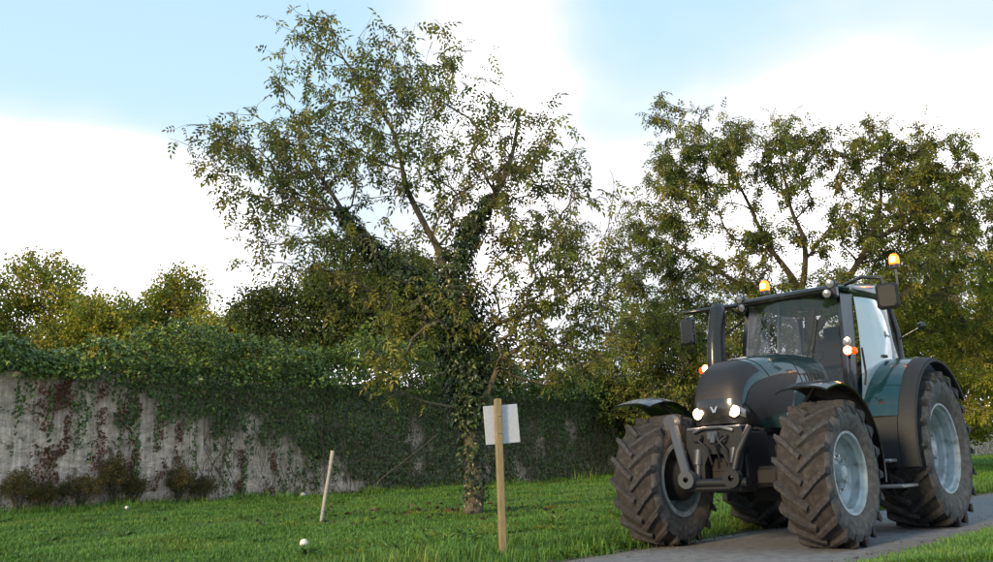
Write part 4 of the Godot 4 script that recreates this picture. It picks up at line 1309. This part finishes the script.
func pane(name_: String, pts: Array, material: Material, parent: Node, bulge := Vector3.ZERO, thick := 0.0):
	# four corners in order; a grid between them, bulged at the middle
	var g := []
	for i in 9:
		var row := []
		var u := i / 8.0
		for k in 9:
			var v := k / 8.0
			row.append(pts[0].lerp(pts[1], v).lerp(pts[3].lerp(pts[2], v), u) + bulge * (1.0 - pow(2 * v - 1, 2)) * (1.0 if thick == 0.0 else 1.0))
		g.append(row)
	var m := MB.new()
	m.sheet(g, thick)
	return part(name_, m, material, parent)

func round_lamp(called: String, at: Vector3, dir: Vector3, r: float, face: Material, parent: Node, shell: Material) -> MeshInstance3D:
	var x := dir.normalized()
	var b := Basis(x, Vector3.UP.cross(x).normalized().cross(x) * -1.0, Vector3())
	b.y = (Vector3.UP - x * x.dot(Vector3.UP)).normalized()
	b.z = x.cross(b.y)
	var m := MB.new()
	m.lathe([Vector2(0, -r * 1.1), Vector2(r * 0.6, -r * 0.95), Vector2(r * 1.02, -r * 0.3), Vector2(r * 1.08, r * 0.12), Vector2(r * 0.95, r * 0.16), Vector2(r * 0.92, 0.0)], 18, Transform3D(b, at))
	var o := part(called, m, shell, parent)
	m = MB.new()
	m.lathe([Vector2(r * 0.93, 0.005), Vector2(r * 0.7, r * 0.12), Vector2(r * 0.35, r * 0.19), Vector2(0, r * 0.21)].map(func(q): return q), 18, Transform3D(b, at), 1.5)
	# wound the other way round so that it faces out
	part("lens", m, face, o)
	return o

func make_tractor():
	rng.seed = 91
	var T := thing("tractor", "dark teal tractor with lit headlights and two amber beacons on the lane", "tractor", Vector3(4.2374, 0.005, -11.6789))
	T.basis = Basis(Vector3.UP, -0.74075) * Basis(Vector3.BACK, 0.02871)
	var m: MB
	# wheels
	var ft := tyre_mesh(0.69, 0.50, 0.378, 0.048, 18)
	var rt := tyre_mesh(0.89, 0.65, 0.503, 0.052, 20)
	var fr := rim_mesh(0.378, 0.50, 0.02)
	var rr := rim_mesh(0.503, 0.65, 0.02)
	wheel(T, Vector3(1.0, 0.682, 2.72), true, ft, fr, 0.378, 0.02, 0.10)
	wheel(T, Vector3(-0.83, 0.682, 2.72), false, ft, fr, 0.378, 0.02, 0.05)
	wheel(T, Vector3(0.965, 0.88, 0), true, rt, rr, 0.503, 0.02, 0.12)
	wheel(T, Vector3(-0.965, 0.88, 0), false, rt, rr, 0.503, 0.02, 0.0)
	# chassis
	m = MB.new()
	m.box(Vector3(0, 0.92, 2.45), Vector3(0.46, 0.42, 0.95), Basis(), 0.04)
	m.box(Vector3(0, 0.86, 1.6), Vector3(0.5, 0.5, 0.95), Basis(), 0.04)
	m.box(Vector3(0, 0.86, 0.3), Vector3(0.62, 0.55, 1.9), Basis(), 0.06)
	m.box(Vector3(0, 0.52, 1.75), Vector3(0.3, 0.22, 0.7), Basis(), 0.04)
	part("chassis", m, M.dark_iron, T)
	m = MB.new()
	m.lathe([Vector2(0.0, -0.78), Vector2(0.13, -0.78), Vector2(0.15, -0.4), Vector2(0.22, -0.2), Vector2(0.22, 0.2), Vector2(0.15, 0.4), Vector2(0.13, 0.78), Vector2(0, 0.78)], 20, Transform3D(Basis(), Vector3(0, 0.88, 0)))
	part("rear_axle", m, M.dark_iron, T)
	m = MB.new()
	m.box(Vector3(0, 0.68, 2.72), Vector3(1.1, 0.2, 0.24), Basis(), 0.04)
	m.box(Vector3(0, 0.70, 2.72), Vector3(0.4, 0.34, 0.4), Basis(), 0.06)
	for s in [-1.0, 1.0]:
		m.lathe([Vector2(0, -0.16), Vector2(0.20, -0.16), Vector2(0.22, -0.1), Vector2(0.22, 0.1), Vector2(0.16, 0.17), Vector2(0, 0.17)], 20, Transform3D(Basis(), Vector3(s * 0.70, 0.682, 2.72)))
		m.box(Vector3(s * 0.58, 0.86, 2.72), Vector3(0.16, 0.26, 0.2), Basis(), 0.03)
	part("front_axle", m, M.dark_iron, T)
	m = MB.new()
	for s in [-1.0, 1.0]: m.tube([Vector3(s * 0.12, 0.60, 2.50), Vector3(s * 0.62, 0.62, 2.52)], [0.04, 0.022], 8)
	part("steering_ram", m, M.frame_grey, T)
	# front casting and linkage
	m = MB.new()
	m.plate([Vector2(-0.31, 1.16), Vector2(-0.33, 0.98), Vector2(-0.27, 0.74), Vector2(-0.20, 0.62), Vector2(-0.14, 0.66), Vector2(-0.13, 0.82), Vector2(-0.08, 0.92), Vector2(0.08, 0.92), Vector2(0.13, 0.82), Vector2(0.14, 0.66), Vector2(0.20, 0.62), Vector2(0.27, 0.74), Vector2(0.33, 0.98), Vector2(0.31, 1.16)], 0.10, Transform3D(Basis(), Vector3(0, 0, 3.02)))
	m.box(Vector3(0, 1.08, 2.8), Vector3(0.56, 0.14, 0.5), Basis(), 0.03)
	for s in [-1.0, 1.0]: m.box(Vector3(s * 0.29, 0.88, 2.78), Vector3(0.05, 0.5, 0.5), Basis(), 0.015)
	part("front_casting", m, M.frame_grey, T)
	m = MB.new()
	m.box(Vector3(0, 1.175, 3.0), Vector3(0.62, 0.035, 0.16), Basis(), 0.01)
	m.tube([Vector3(-0.22, 1.14, 3.08), Vector3(-0.1, 1.18, 3.1), Vector3(0.1, 1.18, 3.1), Vector3(0.22, 1.14, 3.08)], 0.018, 6)
	part("front_shelf", m, M.arm_grey, T)
	for s in [-1.0, 1.0]:
		m = MB.new()
		m.tube([Vector3(s * 0.20, 0.97, 3.05), Vector3(s * 0.205, 0.82, 3.07)], 0.05, 10)
		m.tube([Vector3(s * 0.205, 0.84, 3.07), Vector3(s * 0.21, 0.64, 3.09)], 0.03, 8)
		part("lift_ram", m, M.arm_grey, T)
		# folded lower link
		m = MB.new()
		var a := Vector3(s * 0.47, 1.27, 3.08) if s < 0 else Vector3(0.40, 1.17, 3.06)
		var b := Vector3(s * 0.25, 0.68, 3.22)
		var dir := (a - b).normalized()
		var bs := Basis(Vector3(0, 0, 1).cross(dir).normalized(), dir, Vector3())
		bs.z = bs.x.cross(bs.y)
		if s < 0:
			m.box((a + b) / 2, Vector3(0.10, 0.62, 0.07), bs, 0.018)
			m.lathe([Vector2(0, -0.05), Vector2(0.07, -0.05), Vector2(0.075, 0), Vector2(0.07, 0.05), Vector2(0, 0.05)], 14, Transform3D(Basis(Vector3.UP, PI / 2), a))
		else:
			m.tube([a, a.lerp(b, 0.5) + Vector3(-0.02, 0, 0.03), b], [0.035, 0.045, 0.035], 8)
		m.lathe([Vector2(0.03, -0.045), Vector2(0.09, -0.045), Vector2(0.09, 0.045), Vector2(0.03, 0.045)], 14, Transform3D(Basis(Vector3.UP, PI / 2), b))
		part("lift_arm", m, M.arm_grey if s < 0 else M.frame_grey, T)
		if s < 0:
			m = MB.new()
			m.lathe([Vector2(0, 0.004), Vector2(0.018, 0.003), Vector2(0.022, 0)], 12, Transform3D(Basis(Vector3.UP, -PI / 2), a.lerp(b, 0.42) + bs.z * 0.038))
			part("reflector", m, M.amber_lens, T)
	m = MB.new()
	m.tube([Vector3(-0.34, 0.64, 3.17), Vector3(0.38, 0.64, 3.17)], 0.045, 10)
	m.box(Vector3(0.0, 0.60, 3.12), Vector3(0.62, 0.08, 0.14), Basis(), 0.02)
	part("crossbar", m, M.frame_grey, T)
	m = MB.new()
	m.tube([Vector3(0.02, 1.12, 3.10), Vector3(0.03, 1.02, 3.16)], 0.03, 8)
	m.box(Vector3(0, 1.10, 3.09), Vector3(0.12, 0.09, 0.06), Basis(), 0.012)
	part("top_link_bracket", m, M.arm_grey, T)
	for q in [[-0.12, -0.05, 0.98], [0.10, 0.16, 0.95], [0.16, 0.05, 1.0]]:
		m = MB.new()
		m.tube([Vector3(q[0], 1.10, 3.05), Vector3(q[0] - 0.02, 1.06, 3.15), Vector3(q[1], q[2], 3.14), Vector3(q[1], q[2] - 0.16, 3.06)], 0.014, 6)
		part("hose", m, M.rubber, T)
	m = MB.new()
	m.box(Vector3(-0.17, 1.08, 3.09), Vector3(0.10, 0.07, 0.05), Basis(), 0.01)
	part("coupler_block", m, M.dark_iron, T)
	# bonnet
	m = MB.new()
	m.sheet(bonnet_patch(0, 1, -1, 1, 40, 40, 0))
	part("bonnet", m, M.teal_paint, T)
	m = MB.new()
	m.sheet(bonnet_patch(0.20, 0.545, -0.50, 0.50, 18, 22, 0.012))
	part("grille", m, M.black_mesh, T)
	m = MB.new()
	m.sheet(bonnet_patch(0.0, 0.20, -0.985, 0.985, 8, 26, 0.010))
	part("lamp_panel", m, M.gloss_black, T)
	for s in [-1.0, 1.0]:
		m = MB.new()
		var g := []
		for i in 15:
			var f := i / 14.0
			var row := []
			for k in 9:
				var u := k / 8.0
				var t0 := lerpf(0.60, 0.64, f)
				row.append(bonnet_point(lerpf(0.215, 0.80, f) - 0.16 * u * f, lerpf(t0, 0.96, u) * 1.0, 0.010))
			g.append(row)
		m.sheet(g if s > 0 else mirror_x(g))
		part("side_grille", m, M.black_mesh, T)
		# headlights
		var hp := bonnet_point(0.115, 0.42 * s, 0.03)
		hp.x = s * 0.205
		hp.y = 1.335
		var lp := round_lamp("headlight", hp + Vector3(0, 0, 0.0), Vector3(s * 0.12, 0.02, 1), 0.062, M.headlamp_glow, T, M.gloss_black)
		var om := OmniLight3D.new()
		om.name = "headlight_lamp"
		om.light_color = Color(1, 0.86, 0.7)
		om.light_energy = 0.05
		om.light_size = 0.04
		om.omni_range = 12
		om.omni_attenuation = 2
		om.shadow_enabled = true
		om.position = hp + Vector3(s * 0.02, 0, 0.06)
		lp.add_child(om)
		# daytime lens strip
		m = MB.new()
		m.sheet(bonnet_patch(0.075, 0.155, 0.30, 0.62, 4, 8, 0.020) if s > 0 else bonnet_patch(0.075, 0.155, -0.62, -0.30, 4, 8, 0.020))
		part("lamp_glass", m, M.lamp_glass, T)
	for q in [[0.585, 0.0], [0.80, 0.0]]:
		m = MB.new()
		var seam := []
		for k in 41: seam.append(bonnet_point(q[0], lerpf(-0.97, 0.97, k / 40.0), 0.002))
		m.tube(seam, 0.004, 4, false)
		part("seam", m, M.dark_iron, T)
	for s in [-1.0, 1.0]:
		for k in 5:
			m = MB.new()
			var f := 0.84 + 0.025 * k
			m.tube([bonnet_point(f, s * 0.66, 0.003), bonnet_point(f, s * 0.80, 0.004)], 0.006, 4)
			part("vent_slot", m, M.dark_iron, T)
	# chevron badge on the nose
	m = MB.new()
	var bt := Transform3D(Basis(Vector3.RIGHT, -0.08), Vector3(0, 1.365, 3.018))
	for s in [-1.0, 1.0]:
		var pl := [Vector2(s * 0.002, -0.034), Vector2(s * 0.014, -0.034), Vector2(s * 0.042, 0.030), Vector2(s * 0.026, 0.030), Vector2(s * 0.002, -0.012)]
		if s < 0: pl.reverse()
		m.plate(pl, 0.006, bt)
	part("badge", m, M.steel, T)
	# exhaust on the right
	m = MB.new()
	var rings := []
	for q in [[1.45, 0.055, 0.07, -0.59, 1.72], [1.80, 0.10, 0.14, -0.63, 1.76], [2.25, 0.095, 0.14, -0.64, 1.68], [2.62, 0.085, 0.12, -0.64, 1.58], [2.70, 0.06, 0.085, -0.64, 1.56]]:
		var ring := []
		for k in 12:
			var a := TAU * k / 12
			ring.append(Vector3(q[3] + cos(a) * q[1], q[0], q[4] - sin(a) * q[2]))
		rings.append(ring)
	m.smooth()
	m.loft(rings)
	part("exhaust_stack", m, M.black_plastic, T)
	make_cab(T)
	make_mudguards(T)

func make_cab(T: Node3D):
	var m: MB
	var AB := Vector3(0.66, 1.50, 1.12)
	var AT := Vector3(0.60, 2.72, 0.90)
	var CB := Vector3(0.74, 1.98, -0.16)
	var CT := Vector3(0.66, 2.74, -0.12)
	var DB := Vector3(0.66, 1.98, -0.66)
	var DT := Vector3(0.60, 2.72, -0.62)
	var mx := Vector3(-1, 1, 1)
	# body below the glass
	m = MB.new()
	m.box(Vector3(0, 1.28, 0.45), Vector3(1.30, 0.75, 1.25), Basis(), 0.06)
	m.box(Vector3(0, 1.60, -0.35), Vector3(1.24, 0.78, 0.62), Basis(), 0.06)
	part("cab_body", m, M.black_plastic, T)
	for s in [1.0, -1.0]:
		var k := Vector3(s, 1, 1)
		# broad front pillar
		m = MB.new()
		var ring := func(p: Vector3, w: float, d: float) -> Array:
			var r := [p + Vector3(-w, 0, 0.02), p + Vector3(0.0, 0, 0.03), p + Vector3(w * 0.6, 0, -d), p + Vector3(-w * 0.3, 0, -d)]
			r = r.map(func(v): return v * k)
			if s < 0: r.reverse()
			return r
		m.loft([ring.call(Vector3(0.69, 1.35, 1.14), 0.05, 0.10), ring.call(AB, 0.05, 0.14), ring.call(Vector3(0.64, 2.2, 1.02), 0.05, 0.22), ring.call(AT, 0.05, 0.27)])
		part("front_pillar", m, M.gloss_black, T)
		m = MB.new()
		m.tube([CB * k, ((CB + CT) / 2 + Vector3(0.02, 0, 0.0)) * k, CT * k], [0.03, 0.028, 0.03], 8)
		part("rear_pillar", m, M.pale_trim, T)
		m = MB.new()
		m.tube([DB * k, ((DB + DT) / 2 + Vector3(0.02, 0, -0.02)) * k, DT * k], [0.035, 0.035, 0.035], 8)
		part("corner_pillar", m, M.gloss_black, T)
		var door := [Vector3(0.72, 1.40, 0.96), Vector3(0.76, 1.85, 0.18), CB + Vector3(0.0, 0.02, 0.03), CT + Vector3(0, -0.02, 0.03), AT + Vector3(0.04, -0.02, -0.25)]
		# the door's glass: rows from the sill up
		var g := []
		for i in 9:
			var v := i / 8.0
			var row := []
			for j in 9:
				var u := j / 8.0
				var lo: Vector3 = Vector3(0.72, 1.42, 0.97).bezier_interpolate(Vector3(0.76, 1.55, 0.65), Vector3(0.78, 1.93, 0.20), CB + Vector3(0.005, 0.0, 0.03), u)
				var hi: Vector3 = (AT + Vector3(0.045, -0.03, -0.26)).lerp(CT + Vector3(0.005, -0.03, 0.03), u)
				var p := lo.lerp(hi, v)
				p.x += 0.05 * 4 * v * (1 - v) * 0.6 + 0.03 * sin(PI * u)
				row.append(p)
			g.append(row)
		var gg := []
		for row in g:
			var r2: Array = row.duplicate()
			r2.reverse()
			gg.append(r2)
		m = MB.new()
		m.sheet(gg if s > 0 else mirror_x(gg))
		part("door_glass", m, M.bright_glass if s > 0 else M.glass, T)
		pane("quarter_glass", [CB * k, CT * k, DT * k, DB * k] if s > 0 else [DB * k, DT * k, CT * k, CB * k], M.glass, T)
		m = MB.new()
		m.box(Vector3(0.80, 1.98, 0.30) * k, Vector3(0.02, 0.035, 0.13), Basis(), 0.008)
		part("door_handle", m, M.rubber, T)
		# door handle rail
		m = MB.new()
		m.tube([Vector3(0.76, 1.62, 0.93) * k, Vector3(0.775, 1.75, 0.9) * k, Vector3(0.75, 2.05, 0.86) * k], 0.012, 6)
		part("grab_rail", m, M.rubber, T)
	# windscreen, curved forward
	var w := [AB + Vector3(-0.05, 0.05, 0.03), AT + Vector3(-0.05, -0.01, 0.03), (AT + Vector3(-0.05, -0.01, 0.03)) * mx, (AB + Vector3(-0.05, 0.05, 0.03)) * mx]
	var g2 := []
	for i in 13:
		var u := i / 12.0
		var row := []
		for j in 9:
			var v := j / 8.0
			var p: Vector3 = w[0].lerp(w[1], v).lerp(w[3].lerp(w[2], v), u)
			p.z += 0.16 * (1 - pow(2 * u - 1, 2))
			row.append(p)
		g2.append(row)
	m = MB.new()
	m.sheet(g2)
	part("windscreen", m, M.glass, T)
	pane("rear_window", [DB * mx, DT * mx, DT, DB], M.glass, T, Vector3(0, 0, -0.05))
	# wiper
	m = MB.new()
	m.tube([Vector3(0.30, 1.98, 1.33), Vector3(0.36, 2.25, 1.26), Vector3(0.40, 2.5, 1.19)], 0.010, 5)
	part("wiper", m, M.rubber, T)
	# roof
	m = MB.new()
	var rr := []
	for q in [[2.735, 0.93, -0.03], [2.755, 1.0, 0.0], [2.80, 1.0, 0.0], [2.85, 0.96, -0.02], [2.885, 0.84, -0.06], [2.90, 0.5, -0.08]]:
		var ring := []
		for k in 40:
			var a := TAU * k / 40
			var x: float = signf(cos(a)) * pow(absf(cos(a)), 0.32) * 0.70 * q[1]
			var z: float = signf(sin(a)) * pow(absf(sin(a)), 0.40) * 0.94 * q[1]
			# front edge lower than the middle, rear kicked up a little
			var y: float = q[0]
			if q[0] > 2.77: y += (q[0] - 2.77) * lerpf(0.75, -0.65, smoothstep(-0.7, 0.95, z))
			ring.append(Vector3(x, y, 0.17 + z))
		ring.reverse()
		rr.append(ring)
	m.smooth()
	# rings climb, so they are listed from below
	m.loft(rr, true, true)
	part("roof", m, M.teal_paint, T)
	m = MB.new()
	m.box(Vector3(0, 2.745, 1.07), Vector3(1.16, 0.09, 0.13), Basis(Vector3.RIGHT, 0.2), 0.03)
	part("visor", m, M.gloss_black, T)
	m = MB.new()
	m.box(Vector3(0.655, 2.765, 0.72), Vector3(0.06, 0.06, 0.22), Basis(), 0.015)
	part("roof_cap", m, M.lamp_glass, T)
	# work lights at the front corners
	for s in [-1.0, 1.0]:
		for q in [[0.575, 2.80, 1.12, 0.05], [0.54, 2.685, 1.15, 0.048]]:
			round_lamp("work_light", Vector3(s * q[0], q[1], q[2]), Vector3(s * 0.25, -0.1, 1), q[3], M.lamp_glass, T, M.gloss_black)
		m = MB.new()
		m.box(Vector3(s * 0.57, 2.74, 1.06), Vector3(0.12, 0.20, 0.10), Basis(), 0.02)
		part("lamp_bracket", m, M.gloss_black, T)
		# indicator lamps on stalks beside the cab
		var ip := Vector3(s * 0.86, 1.945, 1.60) if s < 0 else Vector3(0.76, 1.99, 1.30)
		m = MB.new()
		m.tube([Vector3(s * 0.68, 1.93, 1.08), Vector3(ip.x, ip.y, ip.z - 0.06)], 0.016, 6)
		part("lamp_stalk", m, M.gloss_black, T)
		var il := round_lamp("indicator", ip, Vector3(0, 0, 1), 0.05, M.amber_core, T, M.amber_lens)
		m = MB.new()
		m.box(ip + Vector3(0.06 * s, -0.01, -0.02), Vector3(0.07, 0.075, 0.07), Basis(), 0.02)
		part("side_lens", m, M.amber_lens, il)
		if s > 0: round_lamp("side_work_light", Vector3(0.755, 2.09, 1.27), Vector3(0.2, 0, 1), 0.05, M.lamp_glass, T, M.gloss_black)
	# amber beacons
	for q in [[Vector3(0.75, 2.96, -0.60), 0.24], [Vector3(-0.72, 2.86, 0.10), 0.16]]:
		var bp: Vector3 = q[0]
		var hgt: float = q[1]
		m = MB.new()
		m.tube([bp, bp + Vector3(0, hgt, 0)], 0.014, 6)
		m.lathe([Vector2(0, -0.02), Vector2(0.06, -0.02), Vector2(0.062, 0.03), Vector2(0, 0.03)], 16, Transform3D(Basis(Vector3.BACK, PI / 2), bp + Vector3(0, hgt, 0)))
		m.tube([bp, Vector3(bp.x * 0.85, bp.y - 0.02, bp.z)], 0.016, 6)
		var be := part("beacon", m, M.gloss_black, T)
		m = MB.new()
		m.lathe([Vector2(0.058, 0.03), Vector2(0.066, 0.07), Vector2(0.060, 0.13), Vector2(0.036, 0.165), Vector2(0, 0.172)], 18, Transform3D(Basis(Vector3.BACK, PI / 2), bp + Vector3(0, hgt, 0)), 1.2)
		part("beacon_lens", m, M.amber_glow, be)
		m = MB.new()
		m.lathe([Vector2(0, 0.05), Vector2(0.034, 0.06), Vector2(0.036, 0.12), Vector2(0, 0.135)], 12, Transform3D(Basis(Vector3.BACK, PI / 2), bp + Vector3(0.0, hgt, 0.045)), 1.2)
		part("beacon_bulb", m, M.amber_core, be)
		var om := OmniLight3D.new()
		om.name = "beacon_lamp"
		om.light_color = Color(1, 0.45, 0.12)
		om.light_energy = 0.02
		om.light_size = 0.05
		om.omni_range = 10
		om.omni_attenuation = 2
		om.shadow_enabled = true
		om.position = bp + Vector3(0, hgt + 0.09, 0)
		be.add_child(om)
	# mirrors
	m = MB.new()
	m.tube([Vector3(0.62, 2.80, 0.86), Vector3(0.85, 2.86, 0.86), Vector3(1.06, 2.82, 0.84)], 0.022, 8)
	m.tube([Vector3(1.06, 2.83, 0.84), Vector3(1.09, 2.6, 0.83)], 0.018, 8)
	var ml := part("mirror_arm", m, M.gloss_black, T)
	m = MB.new()
	m.box(Vector3(1.10, 2.60, 0.82), Vector3(0.24, 0.30, 0.10), Basis(Vector3.UP, 0.25), 0.04)
	part("mirror", m, M.rubber, ml)
	m = MB.new()
	m.box(Vector3(1.09, 2.60, 0.765), Vector3(0.20, 0.26, 0.008), Basis(Vector3.UP, 0.25), 0.002)
	part("mirror_glass", m, M.steel, ml)
	m = MB.new()
	m.tube([Vector3(-0.58, 2.74, 1.05), Vector3(-0.80, 2.72, 1.25), Vector3(-0.85, 2.70, 1.36), Vector3(-1.22, 2.70, 1.38)], 0.026, 8)
	m.tube([Vector3(-0.80, 2.76, 1.36), Vector3(-0.78, 2.62, 1.40)], 0.03, 8)
	m.tube([Vector3(-1.20, 2.70, 1.38), Vector3(-1.20, 2.3, 1.37)], 0.016, 8)
	ml = part("mirror_arm", m, M.gloss_black, T)
	m = MB.new()
	m.box(Vector3(-1.19, 2.46, 1.37), Vector3(0.20, 0.34, 0.09), Basis(Vector3.UP, -0.2), 0.035)
	part("mirror", m, M.black_plastic, ml)
	m = MB.new()
	m.box(Vector3(-1.185, 2.46, 1.32), Vector3(0.16, 0.30, 0.008), Basis(Vector3.UP, -0.2), 0.002)
	part("mirror_glass", m, M.steel, ml)
	# small rear lamp on its arm
	m = MB.new()
	m.tube([Vector3(0.68, 2.28, -0.64), Vector3(0.92, 2.40, -0.70)], 0.014, 6)
	var ra := part("lamp_arm", m, M.gloss_black, T)
	round_lamp("rear_lamp", Vector3(0.94, 2.41, -0.70), Vector3(0.2, 0, -1), 0.05, M.lamp_glass, ra, M.gloss_black)
	# inside
	m = MB.new()
	m.box(Vector3(0, 1.58, 0.05), Vector3(0.52, 0.13, 0.50), Basis(), 0.05)
	m.box(Vector3(0, 1.98, -0.20), Vector3(0.50, 0.72, 0.14), Basis(Vector3.RIGHT, -0.12), 0.05)
	m.box(Vector3(0, 2.40, -0.25), Vector3(0.28, 0.18, 0.10), Basis(Vector3.RIGHT, -0.12), 0.04)
	m.box(Vector3(-0.33, 1.80, 0.12), Vector3(0.12, 0.10, 0.44), Basis(), 0.03)
	part("seat", m, M.seat_cloth, T)
	m = MB.new()
	m.box(Vector3(0, 1.72, 0.85), Vector3(0.34, 0.50, 0.18), Basis(Vector3.RIGHT, -0.3), 0.05)
	part("dashboard", m, M.black_plastic, T)
	m = MB.new()
	var pts := []
	var wb := Basis(Vector3.RIGHT, -1.0)
	for k in 25: pts.append(Vector3(0, 2.02, 0.66) + wb * Vector3(cos(TAU * k / 24) * 0.20, sin(TAU * k / 24) * 0.20, 0))
	m.tube(pts, 0.016, 6, false)
	m.tube([Vector3(0, 2.02, 0.66), Vector3(0, 1.86, 0.80)], 0.03, 8)
	for k in 3: m.tube([Vector3(0, 2.02, 0.66), pts[k * 8 + 2]], 0.012, 5)
	part("steering_wheel", m, M.rubber, T)

func make_mudguards(T: Node3D):
	var m: MB
	for s in [1.0, -1.0]:
		# front: thin arched plate over the tyre
		var fr := func(a: float, _u: float) -> float: return 0.875 + 0.03 * smoothstep(80.0, 55.0, a) - 0.02 * smoothstep(150.0, 195.0, a)
		var g := arc_sheet(0.68, 2.72, fr, 0.72, 1.22, 64, 188, 26, 10, 0.05)
		for row in g: row.reverse()
		m = MB.new()
		m.sheet(g if s < 0 else g.map(func(r): return r), 0.018)
		var mesh_g := g if s > 0 else mirror_x(g)
		m = MB.new()
		m.sheet(mesh_g, 0.018)
		var ff := part("front_mudguard", m, M.gloss_black, T)
		m = MB.new()
		m.tube([Vector3(s * 0.60, 0.95, 2.60), Vector3(s * 0.70, 1.30, 2.55), Vector3(s * 0.90, 1.52, 2.60)], 0.025, 6)
		m.tube([Vector3(s * 0.62, 0.80, 2.3), Vector3(s * 0.72, 1.0, 2.0), Vector3(s * 0.95, 1.02, 1.96)], 0.022, 6)
		part("mudguard_stay", m, M.dark_iron, ff)
		# rear: bulging painted shell and a rubber extension with a lip
		var ri := func(a: float, u: float) -> float: return 1.055 + 0.02 * sin(PI * u) - 0.012 * u + 0.015 * smoothstep(60.0, 20.0, a)
		g = arc_sheet(0.88, 0.0, ri, 0.60, 1.10, 20, 132, 30, 10, 0.0)
		for row in g: row.reverse()
		m = MB.new()
		m.sheet(g if s > 0 else mirror_x(g), 0.02)
		var rf := part("rear_mudguard", m, M.teal_paint, T)
		var rx := func(a: float, u: float) -> float: return 1.045 - 0.03 * u * u
		g = arc_sheet(0.88, 0.0, rx, 1.095, 1.26, -10, 145, 32, 10, 0.0)
		for row in g: row.reverse()
		m = MB.new()
		m.sheet(g if s > 0 else mirror_x(g), 0.022)
		m.smooth()
		var edge := []
		for row in g: edge.append(row[0] * Vector3(s, 1, 1) + Vector3(0, -0.008, 0))
		m.tube(edge, 0.02, 6)
		g = arc_sheet(0.88, 0.0, func(_a, _u): return 1.05, 0.60, 1.09, -10, 21, 8, 4, 0.0)
		for row in g: row.reverse()
		m.sheet(g if s > 0 else mirror_x(g), 0.022)
		part("mudguard_rubber", m, M.rubber, rf)
		# inner cheek that closes the guard against the cab
		m = MB.new()
		var pl := []
		for i in 20:
			var a := deg_to_rad(lerpf(-12, 150, i / 19.0))
			pl.append(Vector2(cos(a) * 1.05, 0.88 + sin(a) * 1.05))
		pl.append(Vector2(-0.5, 0.9))
		pl.append(Vector2(0.4, 0.7))
		m.plate(pl, 0.02, Transform3D(Basis(Vector3(0, 0, 1), Vector3(0, 1, 0), Vector3(-1, 0, 0)), Vector3(s * 0.60, 0, 0)))
		part("mudguard_cheek", m, M.teal_paint, rf)
		# tank and steps
		m = MB.new()
		m.box(Vector3(s * 0.52, 0.78, 1.28), Vector3(0.36, 0.52, 0.80), Basis(), 0.07)
		part("fuel_tank", m, M.black_plastic, T)
		m = MB.new()
		m.box(Vector3(s * 0.86, 0.66, 1.25), Vector3(0.035, 0.56, 0.10), Basis(Vector3.BACK, s * 0.14), 0.01)
		var ss := part("step_frame", m, M.dark_iron, T)
		m = MB.new()
		m.box(Vector3(s * 0.86, 0.66, 0.82), Vector3(0.035, 0.56, 0.06), Basis(Vector3.BACK, s * 0.14), 0.01)
		part("step_frame", m, M.dark_iron, T)
		for q in [[0.98, 0.50, 0.34], [0.93, 0.77, 0.24]]:
			m = MB.new()
			m.box(Vector3(s * q[0], q[1], 1.02), Vector3(q[2], 0.035, 0.46), Basis(), 0.01)
			part("step", m, M.aluminium, ss)
